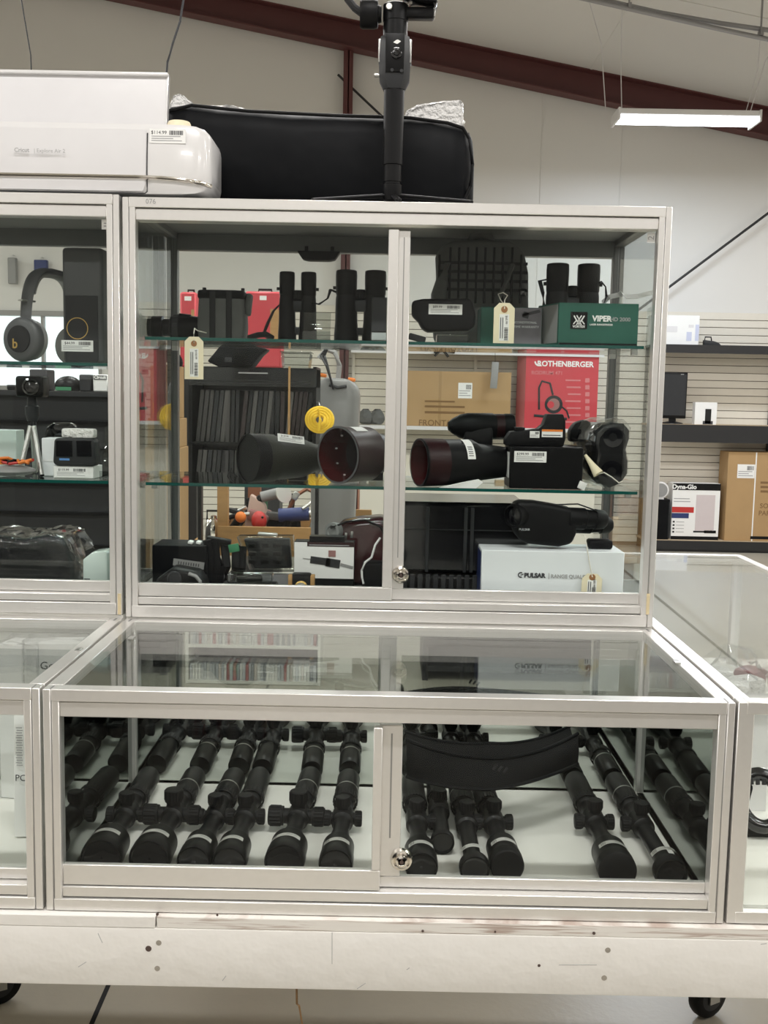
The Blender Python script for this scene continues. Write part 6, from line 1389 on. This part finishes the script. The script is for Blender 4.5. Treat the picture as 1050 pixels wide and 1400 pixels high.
    p = T(425, 712, .1); tool('wrench', 'shiny steel wrench standing at the front of the pine crate', 'wrench', [('handle', 'steel', MB().tubepath([T(424, 722, .1), T(430, 704, .11)], .009, 8, .5)), ('jaw', 'chrome', MB().lathe(T(431, 702, .105), (0, -1, 0), [(0, .012), (0, .022), (.008, .022), (.008, .012)], 18, cap=False))], (p.x, p.y, zt_+.012))
    p = T(318, 698, .22); tool('black_cable_coil', 'tangled black cable coil in the left half of the pine crate', 'cable', [('loop', 'rubber', MB().tubepath([p+Vector((.055*math.cos(a)+.01*math.sin(3*a), .03*math.sin(2*a), -.045+.05*math.sin(a))) for a in (.6*i for i in range(22))], .008, 8)), ('plug', 'steel', MB().cyl(p+Vector((.03, -.03, 0)), p+Vector((.07, -.04, .02)), .010))], (p.x, p.y, zt_+.012))
    p = T(383, 712, .20); tool('black_tool_pouch', 'black tool pouch slumped in the middle of the pine crate', 'pouch', [('pouch', 'fabric', MB().prism([(p.x-.10, zt_+.0125), (p.x+.10, zt_+.0125), (p.x+.09, p.z+.02), (p.x+.02, p.z+.045), (p.x-.07, p.z+.03)], p.y, p.y+.06, .02, 3)), ('flap', 'pack', MB().obox(p+Vector((0, -.006, .02)), (.13, .02, .04), (.3, .1, 0), .006))], (p.x, p.y, zt_+.012))
    p = T(418, 690, .24); tool('leather_tool_belt', 'dark brown leather belt rolled over the crate tools', 'belt', [('belt', 'dwood', MB().tubepath([T(392, 702, .24), T(404, 678, .24), T(420, 668, .24), T(434, 676, .24), T(440, 700, .24), T(430, 716, .24)], .02, 10, .5)), ('buckle', 'steel', MB().obox(T(404, 678, .22), (.03, .01, .04), (0, .5, 0), .004))], (p.x, p.y, zt_+.012))
    p = T(447, 706, .22); tool('olive_canister', 'small olive canister behind the steel wrench in the crate', 'canister', [('body', 'olive', MB().lathe((p.x, p.y, zt_+.0125), (0, 0, 1), [(0, .04), (.17, .04), (.19, .03), (.2, .018)], 20)), ('cap', 'steel', MB().lathe((p.x, p.y, zt_+.2125), (0, 0, 1), [(0, .02), (.03, .02)], 16))], (p.x, p.y, zt_+.012))
    for i_, (px_, mm_, lab_) in enumerate(((341, 'rubber', 'black screwdriver stuck upright in the left half of the crate'), (362, 'green', 'green handled screwdriver stuck upright beside the red ball'), (398, 'charcoal', 'grey handled screwdriver stuck upright behind the blue drill'))):
        p = T(px_, 695-3*i_, .27); tool('screwdriver', lab_, 'screwdriver', [('handle', mm_, MB().lathe(p+Vector((0, 0, -.03)), (.1*i_-.1, 0, 1), [(0, .010), (.01, .014), (.07, .014), (.08, .009)], 14)), ('shaft', 'steel', MB().cyl(p+Vector((0, 0, -.03)), Vector((p.x, p.y, zt_+.0125)), .005))], (p.x, p.y, zt_+.012))
    t = thing('red_brown_cabinet', 'narrow red-brown wooden cabinet side behind the right end of crate', 'cabinet', (at(468, 700, Y+.5).x, Y+.6, FLOOR)); xa, xb = at(455, 690, Y+.55).x, at(490, 690, Y+.55).x
    box3(xa, xb, Y+.55, Y+.8, FLOOR, at(468, 652, Y+.55).z, 'side', 'dwood', t, .004); B('stile', 'maroon', t, xb-.03, xb-.005, Y+.545, Y+.55, FLOOR+.05, at(468, 655, Y+.55).z)
    p = T(495, 735, -.02); 
    t = thing('small_card_box', 'small brown carton with open flaps on the table, right of crate', 'box', (at(490, 735, Y).x, Y+.1, zt_)); xa, xb = at(479, 740, Y).x, at(507, 740, Y).x
    zq = at(490, 706, Y).z
    box3(xa, xb, Y+.06, Y+.2, zt_, zq, 'carton', 'card', t, .002); MB().obox(((xa+xb)/2, Y+.05, zq+.012), (xb-xa, .003, .035), (.6, 0, 0)).build('flap', 'card', t)
    p = at(286, 705, Y); t = thing('steel_kettle', 'shiny steel kettle on the table left of the pine crate', 'kettle', (p.x, Y+.12, zt_))
    MB().lathe((p.x, Y+.12, zt_), (0, 0, 1), [(0, .05), (.01, .056), (.09, .05), (.12, .03), (.125, .014), (.135, .014), (.14, 0)], 26).build('body', 'chrome', t); MB().tubepath([(p.x+.045, Y+.12, zt_+.09), (p.x+.075, Y+.12, zt_+.12)], .009, 8).build('spout', 'chrome', t); MB().tubepath([(p.x-.03, Y+.12, zt_+.11), (p.x-.03, Y+.12, zt_+.16), (p.x+.03, Y+.12, zt_+.16), (p.x+.03, Y+.12, zt_+.11)], .005, 8).build('handle', 'rubber', t)
    # red cabinets by the wall
    Y = 4.75; k = sc(Y)
    for lab, a0, a1, py0 in (('red storage case leaning by the slatted wall, left of the padded case', 246, 268, 399), ('large red storage case by the slatted wall, right of the padded case', 335, 384, 398)):
        x0, x1 = at(a0, 450, Y).x, at(a1, 450, Y).x; z1 = at(a0, py0, Y).z; m_ = thing('red_storage_case', lab, 'case', ((x0+x1)/2, Y+.1, FLOOR), None)
        zm_ = at(a0, 502, Y).z
        box3(x0, x1, Y, Y+.2, zm_, z1, 'shell', 'redbox', m_, .01); B('stand', 'charcoal', m_, x0, x1, Y+.01, Y+.19, FLOOR, zm_)
        MB().tubepath([(x0+(x1-x0)*.3, Y+.1, z1-.01), (x0+(x1-x0)*.32, Y+.1, z1+.02), (x0+(x1-x0)*.68, Y+.1, z1+.02), (x0+(x1-x0)*.7, Y+.1, z1-.01)], .007, 8).build('handle', 'rubber', m_)
        MB().box((x0+x1)/2-.02, (x0+x1)/2+.02, Y-.002, Y, z1-.05, z1-.025).build('label', 'paper', m_); MB().box(x1-(x1-x0)*.3, x1-.01, Y-.002, Y, z1-.32, z1-.10).build('orange_panel', 'wood', m_)
    # brown cartons seen past the left post
    Y = 4.4; zz = FLOOR; px0, px1 = 196, 246
    for lab, a0, a1, p0, p1, txt in (('lower brown carton of the stack seen past the left post', 198, 246, 665, 612, ''), ('middle brown carton with dark band in the stack past the left post', 202, 244, 612, 572, 'x'), ('upper brown carton of the stack seen past the left post', 206, 240, 572, 500, '')):
        x0, x1 = at(a0, 600, Y).x, at(a1, 600, Y).x; z0 = FLOOR if p0 == 665 else at(220, p0, Y).z+.001; z1 = at(220, p1, Y).z
        m_ = thing('stacked_carton', lab, 'box', ((x0+x1)/2, Y+.1, z0), 'brown cartons past the left post'); bd = box3(x0, x1, Y, Y+.25, z0, z1, 'carton', 'card', m_, .003)
        B('tape', 'board', bd, (x0+x1)/2-.02, (x0+x1)/2+.02, Y-.001, Y, z0+.01, z1-.01)
        if txt: B('dark_print_band', 'cardink', bd, x0+.03, x1-.02, Y-.0015, Y-.0005, (z0+z1)/2-.02, (z0+z1)/2+.02)
    # dark goods counter behind the left case
    Y = 2.6; x0, x1 = -2.2, at(166, 600, Y).x; zt_ = at(60, 534, Y).z
    t = thing('dark_counter', 'long dark goods counter with ledges behind the left case', 'counter', ((x0+x1)/2, Y+.2, FLOOR))
    B('counter_body', 'charcoal', t, x0, x1, Y+.03, Y+.4, FLOOR, zt_-.02); B('counter_top', 'charcoal', t, x0, x1, Y, Y+.42, zt_-.02, zt_)
    for py in (575, 612, 660, 700, 745): z_ = at(60, py, Y).z; B('ledge', 'black', t, x0, x1, Y+.012, Y+.03, z_-.012, z_)
    rnd = random.Random(3)
    for i, (px, wd, py, mm, lab) in enumerate(((52, 24, 505, 'charcoal', 'tall dark canister on the dark counter behind the headphones'), (88, 26, 524, 'green', 'low green and black mound on the dark counter'), (116, 16, 512, 'charcoal', 'small dark carton on the dark counter, below the speaker'), (137, 20, 512, 'paper', 'white printed packet reading Circuit on the dark counter'), (14, 10, 526, 'black', 'small black cube on the dark counter near the left edge'))):
        p = at(px, py, Y+.1); w_ = wd*sc(Y+.1); m_ = thing('counter_goods', lab, 'goods', (p.x, Y+.15, zt_))
        if mm == 'green':
            b = MB(); b.sph((p.x, Y+.15, zt_+.02), w_*.7, .06, .04, 18, 10)
            for v in b.bm.verts: v.co.z = max(v.co.z, zt_+.0003)
            b.build('mound', 'black', m_); MB().box(p.x-w_*.4, p.x+w_*.4, Y+.085, Y+.09, zt_+.002, zt_+.016).build('green_stripe', 'green', m_)
        else:
            box3(p.x-w_/2, p.x+w_/2, Y+.1, Y+.2, zt_, p.z, 'body', mm, m_, .004); B('band', 'ink', m_, p.x-w_*.45, p.x+w_*.45, Y+.0985, Y+.0998, zt_+(p.z-zt_)*.7, zt_+(p.z-zt_)*.95)
            if 'Circuit' in lab: lettering(m_, 'Circuit', .017, (p.x, Y+.0975, zt_+(p.z-zt_)*.83), 'paper', bold=.0008)
    # blue box and grey phone case hung by the window
    Y = YW-.10
    for lab, px0, px1, py0, py1, mm in (('blue carton hanging high beside the window, behind the headphones', 46, 64, 355, 374, 'blue'), ('grey clear gadget packet hanging high by the window, far left', 10, 22, 352, 388, 'greyp')):
        p, q = at(px0, py0, Y), at(px1, py1, Y); m_ = thing('hung_packet', lab, 'packet', ((p.x+q.x)/2, Y, q.z)); box3(p.x, q.x, Y, Y+.06, q.z, p.z, 'packet', mm, m_, .006); MB().tubepath([((p.x+q.x)/2, Y+.03, p.z-.004), ((p.x+q.x)/2, Y+.035, p.z+.03), ((p.x+q.x)/2, Y+.099, p.z+.03)], .004, 6).build('peg_hook', 'steel', m_)
behind()
def racktop():
    # things lying on the black rack and hanging behind the case
    Y = 2.1; zt_ = at(345, 503, Y).z+.0005
    p = at(322, 490, Y+.1); t = thing('saddle_bag', 'black soft bag with drooping corners lying on top of the black rack', 'bag', (p.x, Y+.1, zt_))
    o = [(283, 494), (292, 484), (300, 474), (312, 468), (340, 468), (352, 474), (366, 477), (356, 486), (344, 502), (300, 502)]
    pts = [(at(a, c_, Y+.06).x, max(zt_, at(a, c_, Y+.06).z)) for a, c_ in o]
    MB().prism(list(reversed(pts)), Y+.05, Y+.16, .008, 2).build('body', 'fabric', t); q = at(312, 492, Y+.05); MB().box(q.x-.012, q.x+.012, Y+.046, Y+.05, q.z-.008, q.z+.008, bev=.001).build('buckle', 'charcoal', t)
    t = thing('clear_tray', 'clear plastic tray lying on the right end of the black rack', 'tray', (at(405, 495, Y+.1).x, Y+.1, zt_)); xa, xb = at(384, 490, Y+.05).x, at(424, 490, Y+.05).x
    MB().prism([(xa+.006, zt_), (xb-.006, zt_), (xb, at(400, 482, Y+.05).z), (xa, at(400, 482, Y+.05).z)], Y+.04, Y+.17, .004, 1).build('tray_shell', 'acrylic', t); MB().box(xa-.003, xb+.003, Y+.037, Y+.173, at(400, 482, Y+.05).z, at(400, 480.5, Y+.05).z, bev=.001, seg=1).build('rim', 'acrylic', t)
    Y = .845; p = at(436, 357, Y); r = 29*sc(Y); zt = 1.0735; t = thing('hanging_piece', 'black shallow rounded dish hanging under the rear top rail of the case', 'piece', (p.x, Y, p.z))
    MB().prism([(p.x-r, zt-.001), (p.x-r*.96, zt-.004), (p.x-r*.75, p.z+.003), (p.x-r*.5, p.z), (p.x+r*.5, p.z), (p.x+r*.75, p.z+.003), (p.x+r*.96, zt-.004), (p.x+r, zt-.001)][::-1], Y-.012, Y+.016, .002, 2).build('piece', 'rubber', t)  # stand-in for an unclear dark half-round form
    for s_ in (-1, 1): B('clip', 'charcoal', t, p.x+s_*r*.6-.004, p.x+s_*r*.6+.004, Y+.012, Y+.0165, zt-.004, zt+.012)
    Y = 4.2; p = at(215, 520, Y); t = thing('sun_hat', 'black and tan hat on top of the stacked brown cartons', 'hat', (p.x, 4.5, at(220, 500, 4.4).z+.001)); zb_ = at(220, 500, 4.4).z+.001
    b = MB(); b.sph((p.x, 4.52, zb_+.02), .075, .08, .07, 18, 10)
    for v in b.bm.verts: v.co.z = max(v.co.z, zb_)
    b.build('crown', 'fabric', t); MB().obox((p.x+.02, 4.43, zb_+.012), (.10, .08, .010), (.1, 0, .2), .004).build('brim', 'manila', t)
racktop()

def aislerack():
    """low two-tier rack across the aisle; seen mirrored in the low case"""
    Y = -2.9; x0, x1 = -.52, .15
    t = thing('media_shelving', 'white shelving with two rows of media cases, mirrored in the low case', 'shelf unit', ((x0+x1)/2, Y-.09, FLOOR))
    for x in (x0-.015, x1): B('side_panel', 'white', t, x, x+.015, Y-.2, Y, FLOOR, -.20)
    B('back_panel', 'black', t, x0, x1, Y-.2, Y-.19, FLOOR, -.20)
    rnd = random.Random(4); ms = [mat('thin_spine_%d' % i, c_, .35) for i, c_ in enumerate(((.75, .74, .72), (.55, .56, .58), (.35, .36, .38), (.68, .62, .58), (.45, .20, .20)))]
    for za, h in ((-.722, .088), (-.532, .19)):
        B('shelf_board', 'white', t, x0, x1, Y-.19, Y, za-.015, za)
        bs = [MB() for _ in ms]; x = x0+.006
        while x < x1-.02:
            w_ = rnd.choice((.012, .014, .016)); i = rnd.choice((0, 0, 0, 1, 1, 2, 3, 4)); bs[i].box(x, x+w_, Y-.15, Y-.006-rnd.uniform(0, .01), za+.0004, za+h*rnd.uniform(.93, 1)); x += w_+.0015
        for b_, m_ in zip(bs, ms): b_.build('case_row', m_, t, kind='stuff')
aislerack()

def reflection_shelves():
    """unseen dark shelving added behind the shopper to darken what the case fronts reflect"""
    for i, xx in enumerate((-4.2, -2.4, .7, 2.5, 4.3)):  # bare units added only to darken reflections in frames and glass
        t = thing('reflection_shelf', 'unseen dark shelf unit added behind the shopper for reflections, ' + ('far left', 'left', 'right of the white shelving', 'right', 'far right')[i], 'shelf unit', (xx+.85, -3.3, FLOOR), None)
        B('back_panel', 'charcoal', t, xx, xx+1.7, -3.5, -3.48, FLOOR, .75)
        for z_ in (FLOOR+.08, -.3, .1, .5): B('shelf_board', 'charcoal', t, xx, xx+1.7, -3.48, -3.05, z_-.03, z_)
        for x_ in (xx, xx+1.67): B('upright', 'shelfblack', t, x_, x_+.03, -3.48, -3.05, FLOOR, .75)
reflection_shelves()
